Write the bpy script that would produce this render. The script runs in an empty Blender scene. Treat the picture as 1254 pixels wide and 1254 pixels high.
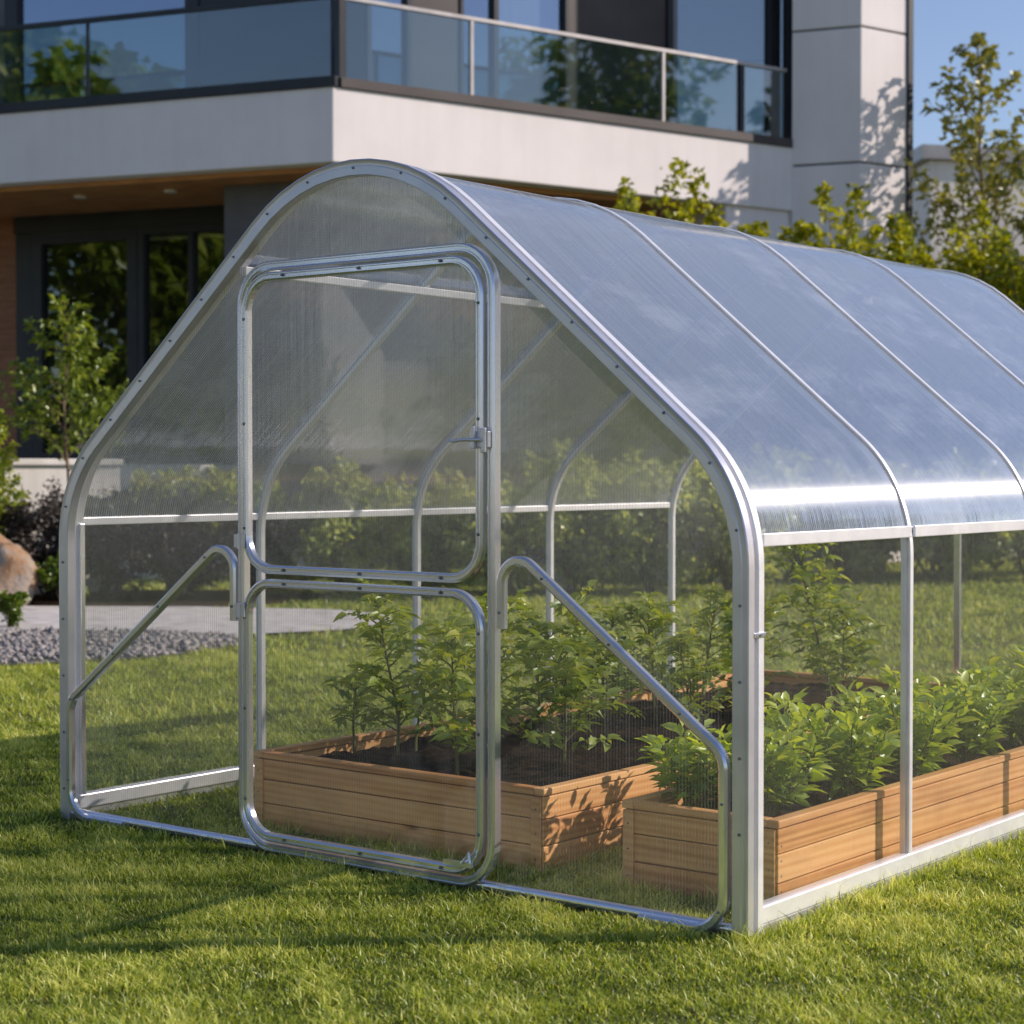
import bpy, bmesh, math, random
import numpy as np
from mathutils import Vector, noise as mnoise

R = math.radians
scene = bpy.context.scene
col = scene.collection
random.seed(7)
rng = np.random.default_rng(11)

# ------------------------------------------------------------------ site axes
CAM = (4.229, -4.535, 1.331)
YAW = R(-38.25)
RX = np.array([math.cos(YAW), -math.sin(YAW)])      # towards the right of the garden
FX = np.array([math.sin(YAW), math.cos(YAW)])       # away from the viewpoint, towards the house


def S(u, d, z=0.0):
    """site coordinates (u across, d deep) -> world"""
    p = np.array(CAM[:2]) + u * RX + d * FX
    return (float(p[0]), float(p[1]), z)


# ------------------------------------------------------------------ tagging
def tag(o, label=None, cat=None, group=None, kind=None):
    if label: o['label'] = label
    if cat: o['category'] = cat
    if group: o['group'] = group
    if kind: o['kind'] = kind
    return o


ORIG = {}


def thing(name, label, cat, loc=(0, 0, 0), group=None):
    o = bpy.data.objects.new(name, None)
    o.empty_display_size = 0.2
    col.objects.link(o)
    o.location = loc
    ORIG[o.name] = Vector(loc)
    return tag(o, label, cat, group)


def link_mesh(name, me, mat, parent=None, origin=None):
    o = bpy.data.objects.new(name, me)
    col.objects.link(o)
    if mat is not None and not me.materials:
        me.materials.append(mat)
    if parent is not None:
        o.parent = parent
        ORIG[o.name] = ORIG[parent.name].copy()
    elif origin is not None:
        o.location = origin
        ORIG[o.name] = Vector(origin)
    else:
        ORIG[o.name] = Vector((0, 0, 0))
    return o


class MB:
    """collects shapes, in world coordinates, for ONE mesh object"""

    def __init__(self):
        self.v = []; self.f = []

    def add(self, vs, fs):
        n = len(self.v)
        self.v += [tuple(p) for p in vs]
        self.f += [tuple(i + n for i in f) for f in fs]
        return self

    def box(self, x0, x1, y0, y1, z0, z1):
        vs = [(x0, y0, z0), (x1, y0, z0), (x1, y1, z0), (x0, y1, z0), (x0, y0, z1), (x1, y0, z1), (x1, y1, z1), (x0, y1, z1)]
        return self.add(vs, [(0, 3, 2, 1), (4, 5, 6, 7), (0, 1, 5, 4), (1, 2, 6, 5), (2, 3, 7, 6), (3, 0, 4, 7)])

    def prism(self, poly, z0, z1):
        """poly: world xy list, counter-clockwise"""
        a = sum(poly[i][0] * poly[(i + 1) % len(poly)][1] - poly[(i + 1) % len(poly)][0] * poly[i][1] for i in range(len(poly)))
        if a < 0: poly = poly[::-1]
        n = len(poly)
        vs = [(p[0], p[1], z0) for p in poly] + [(p[0], p[1], z1) for p in poly]
        fs = [tuple(range(n - 1, -1, -1)), tuple(range(n, 2 * n))] + [(i, (i + 1) % n, n + (i + 1) % n, n + i) for i in range(n)]
        return self.add(vs, fs)

    def sweep(self, path, prof, b, closed=False, open_prof=False):
        """path: 3-D points in a plane with normal b; prof: (n,b) pairs"""
        P = [Vector(p) for p in path]; b = Vector(b).normalized()
        N = len(P); m = len(prof); vs = []
        for i in range(N):
            if closed:
                t0 = (P[i] - P[i - 1]).normalized(); t1 = (P[(i + 1) % N] - P[i]).normalized()
            else:
                t0 = (P[i] - P[i - 1]).normalized() if i else (P[1] - P[0]).normalized()
                t1 = (P[i + 1] - P[i]).normalized() if i < N - 1 else t0
            t = (t0 + t1).normalized()
            n = b.cross(t).normalized()
            k = 1.0 / max(0.3, t.dot(t1))
            for (a, c) in prof:
                vs.append(P[i] + n * a * k + b * c)
        fs = []
        rngi = range(N if closed else N - 1)
        for i in rngi:
            j = (i + 1) % N
            for q in range(m - 1 if open_prof else m):
                r = (q + 1) % m
                fs.append((i * m + q, j * m + q, j * m + r, i * m + r))
        if not closed and not open_prof:
            fs.append(tuple(range(m - 1, -1, -1))); fs.append(tuple((N - 1) * m + q for q in range(m)))
        return self.add(vs, fs)

    def tube(self, pts, radii, sides=6):
        P = [Vector(p) for p in pts]; N = len(P); vs = []; fs = []
        ref = Vector((0.31, 0.2, 0.1))
        for i in range(N):
            t = (P[min(i + 1, N - 1)] - P[max(i - 1, 0)]).normalized()
            a = t.cross(ref)
            if a.length < 1e-3: a = t.cross(Vector((0, 1, 0)))
            a.normalize(); c = t.cross(a)
            r = radii[i] if hasattr(radii, '__len__') else radii
            for q in range(sides):
                an = 2 * math.pi * q / sides
                vs.append(P[i] + a * (r * math.cos(an)) + c * (r * math.sin(an)))
        for i in range(N - 1):
            for q in range(sides):
                r_ = (q + 1) % sides
                fs.append((i * sides + q, i * sides + r_, (i + 1) * sides + r_, (i + 1) * sides + q))
        fs.append(tuple(range(sides - 1, -1, -1))); fs.append(tuple((N - 1) * sides + q for q in range(sides)))
        return self.add(vs, fs)

    def build(self, name, mat, parent=None, origin=None, bevel=0.0, smooth=None, segs=2):
        og = ORIG[parent.name] if parent is not None else Vector(origin or (0, 0, 0))
        me = bpy.data.meshes.new(name)
        me.from_pydata([(p[0] - og[0], p[1] - og[1], p[2] - og[2]) for p in self.v], [], self.f)
        me.validate(); me.update()
        o = link_mesh(name, me, mat, parent, origin)
        if smooth:
            bm = bmesh.new(); bm.from_mesh(me)
            for f in bm.faces: f.smooth = True
            for e in bm.edges:
                e.smooth = not (len(e.link_faces) == 2 and e.calc_face_angle(0) > R(smooth))
            bm.to_mesh(me); bm.free()
        if bevel:
            md = o.modifiers.new('bevel', 'BEVEL'); md.width = bevel; md.segments = segs
            md.limit_method = 'ANGLE'; md.angle_limit = R(40)
        return o


def fillet(pts, radii, n=8):
    """2-D polyline with rounded corners"""
    out = [pts[0]]
    for i in range(1, len(pts) - 1):
        p = Vector(pts[i]); a = (Vector(pts[i - 1]) - p).normalized(); c = (Vector(pts[i + 1]) - p).normalized()
        r = radii[i - 1] if hasattr(radii, '__len__') else radii
        th = math.acos(max(-1, min(1, a.dot(c))))
        tl = r / math.tan(th / 2)
        bis = (a + c).normalized(); ce = p + bis * (r / math.sin(th / 2))
        s = p + a * tl - ce; e = p + c * tl - ce
        a0 = math.atan2(s.y, s.x); a1 = math.atan2(e.y, e.x); da = a1 - a0
        while da > math.pi: da -= 2 * math.pi
        while da < -math.pi: da += 2 * math.pi
        for k in range(n + 1):
            an = a0 + da * k / n
            out.append((ce.x + r * math.cos(an), ce.y + r * math.sin(an)))
    out.append(pts[-1])
    return out


def round_rect(x0, x1, z0, z1, r, n=8):
    out = []
    for (cx, cz, a0) in ((x1 - r, z0 + r, -90), (x1 - r, z1 - r, 0), (x0 + r, z1 - r, 90), (x0 + r, z0 + r, 180)):
        for k in range(n + 1):
            a = R(a0 + 90 * k / n)
            out.append((cx + r * math.cos(a), cz + r * math.sin(a)))
    return out


# ------------------------------------------------------------------ materials
def new_mat(name):
    m = bpy.data.materials.new(name); m.use_nodes = True
    nt = m.node_tree; nt.nodes.clear()
    out = nt.nodes.new('ShaderNodeOutputMaterial')
    return m, nt, out


def nd(nt, typ, **kw):
    n = nt.nodes.new(typ)
    for k, v in kw.items(): setattr(n, k, v)
    return n


def setin(n, **kw):
    for k, v in kw.items():
        n.inputs[k.replace('_', ' ')].default_value = v
    return n


def rgb(c): return (c[0], c[1], c[2], 1)


def math_node(nt, op, a, b=None, clamp=False):
    n = nd(nt, 'ShaderNodeMath', operation=op); n.use_clamp = clamp
    for i, v in enumerate((a, b)):
        if v is None: continue
        if hasattr(v, 'links') or hasattr(v, 'is_linked'): nt.links.new(v, n.inputs[i])
        else: n.inputs[i].default_value = v
    return n.outputs[0]


def coords(nt, scale=(1, 1, 1), world=True):
    if world:
        g = nd(nt, 'ShaderNodeNewGeometry').outputs['Position']
    else:
        g = nd(nt, 'ShaderNodeTexCoord').outputs['Object']
    mp = nd(nt, 'ShaderNodeMapping'); mp.inputs['Scale'].default_value = scale
    nt.links.new(g, mp.inputs['Vector'])
    return mp.outputs[0]


def noise(nt, vec, scale, detail=4, rough=0.55):
    n = nd(nt, 'ShaderNodeTexNoise'); n.inputs['Scale'].default_value = scale
    n.inputs['Detail'].default_value = detail; n.inputs['Roughness'].default_value = rough
    nt.links.new(vec, n.inputs['Vector'])
    return n.outputs['Fac']


def ramp(nt, fac, stops):
    r = nd(nt, 'ShaderNodeValToRGB'); e = r.color_ramp.elements
    while len(e) < len(stops): e.new(0.5)
    for i, (p, c) in enumerate(stops):
        e[i].position = p; e[i].color = rgb(c) if len(c) == 3 else c
    nt.links.new(fac, r.inputs[0])
    return r.outputs[0]


def bump(nt, height, strength, dist=0.01):
    b = nd(nt, 'ShaderNodeBump'); b.inputs['Strength'].default_value = strength; b.inputs['Distance'].default_value = dist
    nt.links.new(height, b.inputs['Height'])
    return b.outputs[0]


def principled(name, stops, scale=6, rough=0.6, metal=0.0, detail=5, bump_s=0.0, bump_scale=60, map_scale=(1, 1, 1), spec=0.5, bump_d=0.005, objrand=0.0, rough_var=0.0, bump_map=None):
    m, nt, out = new_mat(name)
    p = nd(nt, 'ShaderNodeBsdfPrincipled'); nt.links.new(p.outputs[0], out.inputs[0])
    v = coords(nt, map_scale)
    f = noise(nt, v, scale, detail)
    if objrand:
        oi = nd(nt, 'ShaderNodeObjectInfo')
        r = math_node(nt, 'MULTIPLY_ADD', oi.outputs['Random'], objrand); r.node.inputs[2].default_value = -objrand / 2
        f = math_node(nt, 'ADD', f, r)
    nt.links.new(ramp(nt, f, stops), p.inputs['Base Color'])
    p.inputs['Roughness'].default_value = rough; p.inputs['Metallic'].default_value = metal
    p.inputs['Specular IOR Level'].default_value = spec
    if rough_var:
        rr = math_node(nt, 'MULTIPLY_ADD', noise(nt, v, scale * 2.3, 4), rough_var); rr.node.inputs[2].default_value = rough - rough_var / 2
        nt.links.new(rr, p.inputs['Roughness'])
    if bump_s:
        bv = coords(nt, bump_map or map_scale)
        nt.links.new(bump(nt, noise(nt, bv, bump_scale, 6, 0.65), bump_s, bump_d), p.inputs['Normal'])
    return m


M = {}
M['steel'] = principled('galvanised_steel', [(0.25, (0.74, 0.75, 0.82)), (0.5, (0.80, 0.81, 0.88)), (0.75, (0.87, 0.87, 0.93))], scale=5, rough=0.20, metal=0.82, detail=3)
M['steel_dull'] = principled('dull_galvanised_steel', [(0.3, (0.62, 0.62, 0.68)), (0.7, (0.74, 0.73, 0.79))], scale=6, rough=0.30, metal=0.65, detail=3, rough_var=0.08)
M['bolt'] = principled('dark_bolt_steel', [(0.3, (0.16, 0.16, 0.17)), (0.7, (0.32, 0.32, 0.33))], scale=60, rough=0.4, metal=0.8)
M['alu_white'] = principled('bright_aluminium', [(0.3, (0.76, 0.76, 0.79)), (0.7, (0.88, 0.88, 0.90))], scale=12, rough=0.36, metal=0.4, rough_var=0.15)


def add_streaks(m, amt):
    nt = m.node_tree; p = [n for n in nt.nodes if n.type == 'BSDF_PRINCIPLED'][0]
    src = p.inputs['Base Color'].links[0].from_socket
    f = noise(nt, coords(nt, (5.0, 5.0, .35)), 1.0, 5, 0.65)
    f2 = noise(nt, coords(nt, (.5, .5, .9)), 1.0, 3)
    c = ramp(nt, math_node(nt, 'ADD', math_node(nt, 'MULTIPLY', f, .6), math_node(nt, 'MULTIPLY', f2, .4)), [(0.36, (1 - amt, 1 - amt * 1.02, 1 - amt * 1.06)), (0.56, (1, 1, 1))])
    mx = nd(nt, 'ShaderNodeMix', data_type='RGBA', blend_type='MULTIPLY'); mx.inputs[0].default_value = 1
    nt.links.new(src, mx.inputs[6]); nt.links.new(c, mx.inputs[7]); nt.links.new(mx.outputs[2], p.inputs['Base Color'])


def wood(name, axis):
    m, nt, out = new_mat(name)
    p = nd(nt, 'ShaderNodeBsdfPrincipled'); nt.links.new(p.outputs[0], out.inputs[0])
    sc = [14, 14, 26]; sc[axis] = 0.9
    oi = nd(nt, 'ShaderNodeObjectInfo')
    vec = coords(nt, tuple(sc))
    ad = nd(nt, 'ShaderNodeVectorMath', operation='ADD'); nt.links.new(vec, ad.inputs[0])
    cx = nd(nt, 'ShaderNodeCombineXYZ')
    for i in range(3): nt.links.new(math_node(nt, 'MULTIPLY', oi.outputs['Random'], 37.0 + 11 * i), cx.inputs[i])
    nt.links.new(cx.outputs[0], ad.inputs[1])
    n1 = noise(nt, ad.outputs[0], 1.3, 3, 0.5)
    w = nd(nt, 'ShaderNodeTexWave', wave_type='RINGS', rings_direction='Y' if axis == 0 else 'X')
    w.inputs['Scale'].default_value = 0.55; w.inputs['Distortion'].default_value = 5.5; w.inputs['Detail'].default_value = 2.5; w.inputs['Detail Scale'].default_value = 0.9
    nt.links.new(ad.outputs[0], w.inputs['Vector'])
    f = math_node(nt, 'ADD', math_node(nt, 'MULTIPLY', w.outputs['Fac'], 0.26), math_node(nt, 'MULTIPLY', n1, 0.55))
    f = math_node(nt, 'ADD', f, math_node(nt, 'MULTIPLY_ADD', oi.outputs['Random'], 0.32))
    for q_ in f.node.inputs[1].links: q_.from_node.inputs[2].default_value = 0.09
    c = ramp(nt, f, [(0.25, (0.40, 0.165, 0.050)), (0.45, (0.60, 0.285, 0.100)), (0.6, (0.69, 0.355, 0.135)), (0.85, (0.78, 0.45, 0.19))])
    fs_ = [130, 130, 170]; fs_[axis] = 2.2
    fine = noise(nt, coords(nt, tuple(fs_)), 1.0, 3, 0.6)
    f = math_node(nt, 'ADD', f, math_node(nt, 'MULTIPLY', math_node(nt, 'SUBTRACT', fine, 0.5), 0.42))
    kn = noise(nt, coords(nt, tuple(3.0 if i != axis else 1.2 for i in range(3))), 2.0, 4)
    st = ramp(nt, kn, [(0.30, (0.74, 0.72, 0.70)), (0.55, (1, 1, 1))])
    mx = nd(nt, 'ShaderNodeMix', data_type='RGBA', blend_type='MULTIPLY'); mx.inputs[0].default_value = 1
    nt.links.new(c, mx.inputs[6]); nt.links.new(st, mx.inputs[7])
    vo = nd(nt, 'ShaderNodeTexVoronoi'); vo.inputs['Scale'].default_value = 1.0; vo.inputs['Randomness'].default_value = 1.0
    ks = [5.5, 5.5, 5.5]; ks[axis] = 2.2
    va = nd(nt, 'ShaderNodeVectorMath', operation='ADD'); nt.links.new(coords(nt, tuple(ks)), va.inputs[0]); nt.links.new(cx.outputs[0], va.inputs[1])
    nt.links.new(va.outputs[0], vo.inputs['Vector'])
    kc = ramp(nt, vo.outputs['Distance'], [(0.035, (.36, .27, .22)), (0.075, (.80, .74, .70)), (0.14, (1, 1, 1))])
    mk = nd(nt, 'ShaderNodeMix', data_type='RGBA', blend_type='MULTIPLY'); mk.inputs[0].default_value = 1
    nt.links.new(mx.outputs[2], mk.inputs[6]); nt.links.new(kc, mk.inputs[7])
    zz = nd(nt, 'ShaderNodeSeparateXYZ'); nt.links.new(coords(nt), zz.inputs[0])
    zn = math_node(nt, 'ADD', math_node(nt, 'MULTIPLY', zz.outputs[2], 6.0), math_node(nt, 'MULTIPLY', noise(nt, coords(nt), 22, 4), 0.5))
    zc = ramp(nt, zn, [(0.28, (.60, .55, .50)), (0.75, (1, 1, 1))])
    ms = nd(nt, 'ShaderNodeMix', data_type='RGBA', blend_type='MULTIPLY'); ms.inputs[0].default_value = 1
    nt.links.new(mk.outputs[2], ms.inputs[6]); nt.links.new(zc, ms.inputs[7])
    nt.links.new(ms.outputs[2], p.inputs['Base Color'])
    p.inputs['Roughness'].default_value = 0.6; p.inputs['Specular IOR Level'].default_value = 0.3
    nt.links.new(bump(nt, f, 0.25, 0.004), p.inputs['Normal'])
    return m


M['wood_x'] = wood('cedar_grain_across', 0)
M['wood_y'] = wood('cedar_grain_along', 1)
M['wood_dark'] = principled('stained_soffit_boards', [(0.3, (0.42, 0.18, 0.06)), (0.7, (0.62, 0.29, 0.10))], scale=3, rough=0.5, map_scale=(1, 1, 8))
M['timber'] = principled('dark_timber_cladding', [(0.3, (0.20, 0.078, 0.033)), (0.7, (0.34, 0.145, 0.062))], scale=3, rough=0.6, map_scale=(1, 1, 9))
M['soil'] = principled('dark_garden_soil', [(0.3, (0.018, 0.011, 0.007)), (0.55, (0.050, 0.030, 0.018)), (0.8, (0.095, 0.06, 0.036))], scale=28, rough=0.95, detail=8, bump_s=0.9, bump_scale=70, spec=0.1, bump_d=0.02)
M['stucco'] = principled('off_white_render', [(0.3, (0.81, 0.76, 0.745)), (0.55, (0.86, 0.81, 0.795)), (0.75, (0.885, 0.84, 0.825))], scale=1.1, rough=0.9, detail=8, bump_s=0.15, bump_scale=90, spec=0.15)
M['stucco_grey'] = principled('grey_render', [(0.3, (0.12, 0.12, 0.13)), (0.7, (0.17, 0.17, 0.18))], scale=1.5, rough=0.9, spec=0.15)
M['concrete_white'] = principled('pale_garden_wall', [(0.3, (0.72, 0.68, 0.63)), (0.7, (0.85, 0.82, 0.77))], scale=2, rough=0.9, detail=8, bump_s=0.2, bump_scale=40)
M['dark_metal'] = principled('anthracite_metal', [(0.3, (0.014, 0.016, 0.02)), (0.7, (0.028, 0.03, 0.035))], scale=2, rough=0.4, spec=0.4)
M['brown_metal'] = principled('bronze_cladding', [(0.3, (0.045, 0.036, 0.034)), (0.7, (0.075, 0.06, 0.056))], scale=1.5, rough=0.5, spec=0.4)
M['rail_metal'] = principled('brushed_rail_metal', [(0.3, (0.30, 0.28, 0.27)), (0.7, (0.42, 0.40, 0.39))], scale=4, rough=0.4, metal=0.6)
M['curtain'] = principled('pale_blind_fabric', [(0.3, (0.55, 0.60, 0.68)), (0.7, (0.68, 0.72, 0.78))], scale=3, rough=0.9, map_scale=(6, 6, 0.3))
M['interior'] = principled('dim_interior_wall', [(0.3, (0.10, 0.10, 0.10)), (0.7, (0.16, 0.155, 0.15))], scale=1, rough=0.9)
M['lamp_white'] = principled('pale_lamp_disc', [(0.3, (0.75, 0.72, 0.66)), (0.7, (0.82, 0.8, 0.74))], scale=3, rough=0.5)
M['path'] = principled('pale_paving', [(0.3, (0.42, 0.39, 0.36)), (0.5, (0.56, 0.53, 0.50)), (0.75, (0.66, 0.63, 0.60))], scale=5, rough=0.9, detail=9, bump_s=0.3, bump_scale=60)
M['gravel'] = principled('gravel_bed', [(0.25, (0.06, 0.058, 0.058)), (0.5, (0.20, 0.19, 0.185)), (0.8, (0.38, 0.36, 0.34))], scale=18, rough=0.95, detail=9, bump_s=1.0, bump_scale=30, bump_d=0.03)
M['stone'] = principled('mixed_pebbles', [(0.2, (0.10, 0.10, 0.105)), (0.45, (0.24, 0.225, 0.22)), (0.62, (0.36, 0.33, 0.30)), (0.85, (0.55, 0.52, 0.49))], scale=9, rough=0.8, detail=3)
M['rock'] = principled('sandstone_boulder', [(0.28, (0.10, 0.07, 0.05)), (0.42, (0.34, 0.20, 0.11)), (0.52, (0.34, 0.27, 0.21)), (0.7, (0.27, 0.25, 0.235))], scale=4.2, rough=0.9, detail=9, bump_s=0.8, bump_scale=9, bump_d=0.05)
M['bark'] = principled('young_bark', [(0.3, (0.10, 0.065, 0.04)), (0.7, (0.24, 0.17, 0.11))], scale=20, rough=0.9, map_scale=(1, 1, 0.3), bump_s=0.5, bump_scale=40)
M['stem'] = principled('green_stem', [(0.3, (0.10, 0.13, 0.03)), (0.7, (0.22, 0.20, 0.07))], scale=14, rough=0.6)


def leaf_mat(name, dark, mid, light, transl=0.35, gloss=0.06, grough=0.35):
    m, nt, out = new_mat(name)
    at = nd(nt, 'ShaderNodeAttribute'); at.attribute_name = 'tint'
    c = ramp(nt, at.outputs['Fac'], [(0.05, dark), (0.5, mid), (0.95, light)])
    d = nd(nt, 'ShaderNodeBsdfDiffuse'); t = nd(nt, 'ShaderNodeBsdfTranslucent'); g = nd(nt, 'ShaderNodeBsdfGlossy')
    g.inputs['Roughness'].default_value = grough; g.inputs['Color'].default_value = (0.9, 0.95, 0.9, 1)
    nt.links.new(c, d.inputs[0])
    hs = nd(nt, 'ShaderNodeHueSaturation'); hs.inputs['Hue'].default_value = 0.485; hs.inputs['Saturation'].default_value = 1.1; hs.inputs['Value'].default_value = 1.35
    nt.links.new(c, hs.inputs['Color']); nt.links.new(hs.outputs[0], t.inputs[0])
    m1 = nd(nt, 'ShaderNodeMixShader'); m1.inputs[0].default_value = transl
    nt.links.new(d.outputs[0], m1.inputs[1]); nt.links.new(t.outputs[0], m1.inputs[2])
    m2 = nd(nt, 'ShaderNodeMixShader'); m2.inputs[0].default_value = gloss
    nt.links.new(m1.outputs[0], m2.inputs[1]); nt.links.new(g.outputs[0], m2.inputs[2])
    nt.links.new(m2.outputs[0], out.inputs[0])
    return m


M['grass'] = leaf_mat('grass_blades', (0.060, 0.105, 0.015), (0.36, 0.455, 0.060), (0.84, 0.82, 0.25), 0.42, 0.03, 0.4)
M['veg'] = leaf_mat('vegetable_leaves', (0.11, 0.19, 0.028), (0.33, 0.44, 0.05), (0.68, 0.70, 0.10), 0.40, 0.09, 0.4)
M['pepper'] = leaf_mat('bush_leaves', (0.12, 0.21, 0.026), (0.36, 0.49, 0.052), (0.68, 0.74, 0.11), 0.40, 0.09, 0.4)
M['leaf_young'] = leaf_mat('young_tree_leaves', (0.10, 0.16, 0.018), (0.26, 0.35, 0.036), (0.50, 0.54, 0.08), 0.35, 0.05)
M['leaf_sapling'] = leaf_mat('sapling_leaves', (0.075, 0.125, 0.016), (0.185, 0.26, 0.030), (0.42, 0.46, 0.07), 0.35, 0.05)
M['leaf_gold'] = leaf_mat('golden_shrub_leaves', (0.12, 0.155, 0.016), (0.33, 0.37, 0.036), (0.58, 0.55, 0.07), 0.35, 0.04)
M['leaf_olive'] = leaf_mat('olive_tree_leaves', (0.13, 0.15, 0.03), (0.28, 0.29, 0.055), (0.46, 0.42, 0.09), 0.3, 0.05)
M['leaf_dark'] = leaf_mat('dark_hedge_leaves', (0.022, 0.042, 0.012), (0.045, 0.075, 0.018), (0.09, 0.12, 0.03), 0.2, 0.05)
M['leaf_mid'] = leaf_mat('hedge_leaves', (0.17, 0.22, 0.05), (0.40, 0.47, 0.11), (0.60, 0.64, 0.18), 0.5, 0.05)
M['heather'] = leaf_mat('heather_sprigs', (0.030, 0.032, 0.026), (0.062, 0.056, 0.050), (0.12, 0.095, 0.095), 0.15, 0.02)
M['leaf_bright'] = leaf_mat('bright_perennial_leaves', (0.07, 0.13, 0.014), (0.14, 0.22, 0.022), (0.24, 0.30, 0.04), 0.35, 0.05)


def lawn_mat():
    m, nt, out = new_mat('mown_lawn')
    p = nd(nt, 'ShaderNodeBsdfPrincipled'); nt.links.new(p.outputs[0], out.inputs[0])
    v = coords(nt)
    a = noise(nt, v, 45, 8, 0.7); b = noise(nt, v, 0.35, 4)
    f = math_node(nt, 'ADD', math_node(nt, 'MULTIPLY', a, 0.65), math_node(nt, 'MULTIPLY', b, 0.35))
    nt.links.new(ramp(nt, f, [(0.3, (0.070, 0.075, 0.028)), (0.5, (0.155, 0.160, 0.060)), (0.72, (0.25, 0.245, 0.10))]), p.inputs['Base Color'])
    p.inputs['Roughness'].default_value = 0.95; p.inputs['Specular IOR Level'].default_value = 0.1
    nt.links.new(bump(nt, a, 0.8, 0.03), p.inputs['Normal'])
    return m


M['lawn'] = lawn_mat()


def poly_sheet(name, axis, haze, refl0, refl1, rough, pitch=0.011, tint=(0.95, 0.97, 0.95), haze_col=(0.78, 0.80, 0.82), line_amt=0.12, streak=0.25, bump_s=0.05, pw=3.0, sheen=False, zgrad=0.0, tshare=0.5, z0=0.85, painted_glare=0.0, dark_lines=0.25):
    """twin-wall polycarbonate: clear sheet, milky haze, fine flutes, sheen"""
    m, nt, out = new_mat(name)
    geo = nd(nt, 'ShaderNodeNewGeometry')
    sp = nd(nt, 'ShaderNodeSeparateXYZ'); nt.links.new(geo.outputs['Position'], sp.inputs[0])
    a = sp.outputs[axis]
    s = math_node(nt, 'SINE', math_node(nt, 'MULTIPLY', a, 2 * math.pi / pitch))
    s = math_node(nt, 'POWER', math_node(nt, 'MULTIPLY_ADD', s, 0.5), 3.0)
    s.node.inputs[0].links[0].from_node.inputs[2].default_value = 0.5
    st = [1.2, 1.2, 1.2]; st[axis] = 45
    n1 = noise(nt, coords(nt, tuple(st)), 1.0, 2, 0.6)       # long streaks along the flutes
    n2 = noise(nt, coords(nt, (1.6, 1.6, 2.6)), 1.3, 3, 0.6)  # broad cloudiness
    n3 = noise(nt, coords(nt, (2.0, 2.0, 22.0)), 1.0, 2, 0.6)  # faint level bands
    lines = math_node(nt, 'MULTIPLY', math_node(nt, 'MULTIPLY', s, n1), line_amt * 2)
    h = math_node(nt, 'ADD', lines, math_node(nt, 'MULTIPLY', math_node(nt, 'SUBTRACT', n1, 0.5), streak * 0.5))
    h = math_node(nt, 'ADD', h, math_node(nt, 'MULTIPLY', math_node(nt, 'SUBTRACT', n2, 0.5), streak))
    h = math_node(nt, 'ADD', h, math_node(nt, 'MULTIPLY', math_node(nt, 'SUBTRACT', n3, 0.5), streak * 0.6))
    h = math_node(nt, 'ADD', h, haze)
    if zgrad:   # the sheet is cloudier towards the ridge
        zz = math_node(nt, 'MULTIPLY', math_node(nt, 'SUBTRACT', sp.outputs[2], z0), zgrad)
        h = math_node(nt, 'ADD', h, math_node(nt, 'MAXIMUM', zz, 0.0))
    if painted_glare:   # roof highlights painted in as pale haze smears
        fr = noise(nt, coords(nt, (2.4, 1.1, 2.4)), 1.5, 5, 0.62)
        fr = math_node(nt, 'MULTIPLY', math_node(nt, 'MAXIMUM', math_node(nt, 'SUBTRACT', fr, 0.50), 0.0), painted_glare)
        fl = noise(nt, coords(nt, (6.0, 70.0, 6.0)), 1.0, 2, 0.6)
        h = math_node(nt, 'ADD', h, math_node(nt, 'MULTIPLY', fr, math_node(nt, 'ADD', fl, 0.35)))
    h = math_node(nt, 'MAXIMUM', math_node(nt, 'MINIMUM', h, 0.95), 0.02)
    tr = nd(nt, 'ShaderNodeBsdfTransparent'); tr.inputs[0].default_value = rgb(tint)
    if dark_lines:
        dk = math_node(nt, 'SUBTRACT', 1.0, math_node(nt, 'MULTIPLY', math_node(nt, 'MULTIPLY', s, n1), dark_lines * 2))
        tc = nd(nt, 'ShaderNodeMix', data_type='RGBA', blend_type='MULTIPLY'); tc.inputs[0].default_value = 1
        tc.inputs[6].default_value = rgb(tint); nt.links.new(dk, tc.inputs[7]); nt.links.new(tc.outputs[2], tr.inputs[0])
    df = nd(nt, 'ShaderNodeBsdfDiffuse'); df.inputs[0].default_value = rgb(haze_col)
    tl = nd(nt, 'ShaderNodeBsdfTranslucent'); tl.inputs[0].default_value = rgb(haze_col)
    mh = nd(nt, 'ShaderNodeMixShader'); mh.inputs[0].default_value = tshare
    nt.links.new(df.outputs[0], mh.inputs[1]); nt.links.new(tl.outputs[0], mh.inputs[2])
    m1 = nd(nt, 'ShaderNodeMixShader'); nt.links.new(h, m1.inputs[0])
    nt.links.new(tr.outputs[0], m1.inputs[1]); nt.links.new(mh.outputs[0], m1.inputs[2])
    lw = nd(nt, 'ShaderNodeLayerWeight'); lw.inputs['Blend'].default_value = 0.5
    fz = math_node(nt, 'MULTIPLY_ADD', math_node(nt, 'POWER', lw.outputs['Facing'], pw), refl1 - refl0)
    fz.node.inputs[2].default_value = refl0
    gl = nd(nt, 'ShaderNodeBsdfGlossy'); gl.inputs['Roughness'].default_value = rough
    gl.inputs['Color'].default_value = (0.95, 0.97, 1.0, 1)
    if bump_s:
        bh = math_node(nt, 'ADD', math_node(nt, 'MULTIPLY', n1, 0.5), math_node(nt, 'MULTIPLY', n2, 2.0))
        nt.links.new(bump(nt, bh, bump_s, 0.02), gl.inputs['Normal'])
    m2 = nd(nt, 'ShaderNodeMixShader'); nt.links.new(fz, m2.inputs[0])
    nt.links.new(m1.outputs[0], m2.inputs[1]); nt.links.new(gl.outputs[0], m2.inputs[2])
    last = m2.outputs[0]
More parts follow.
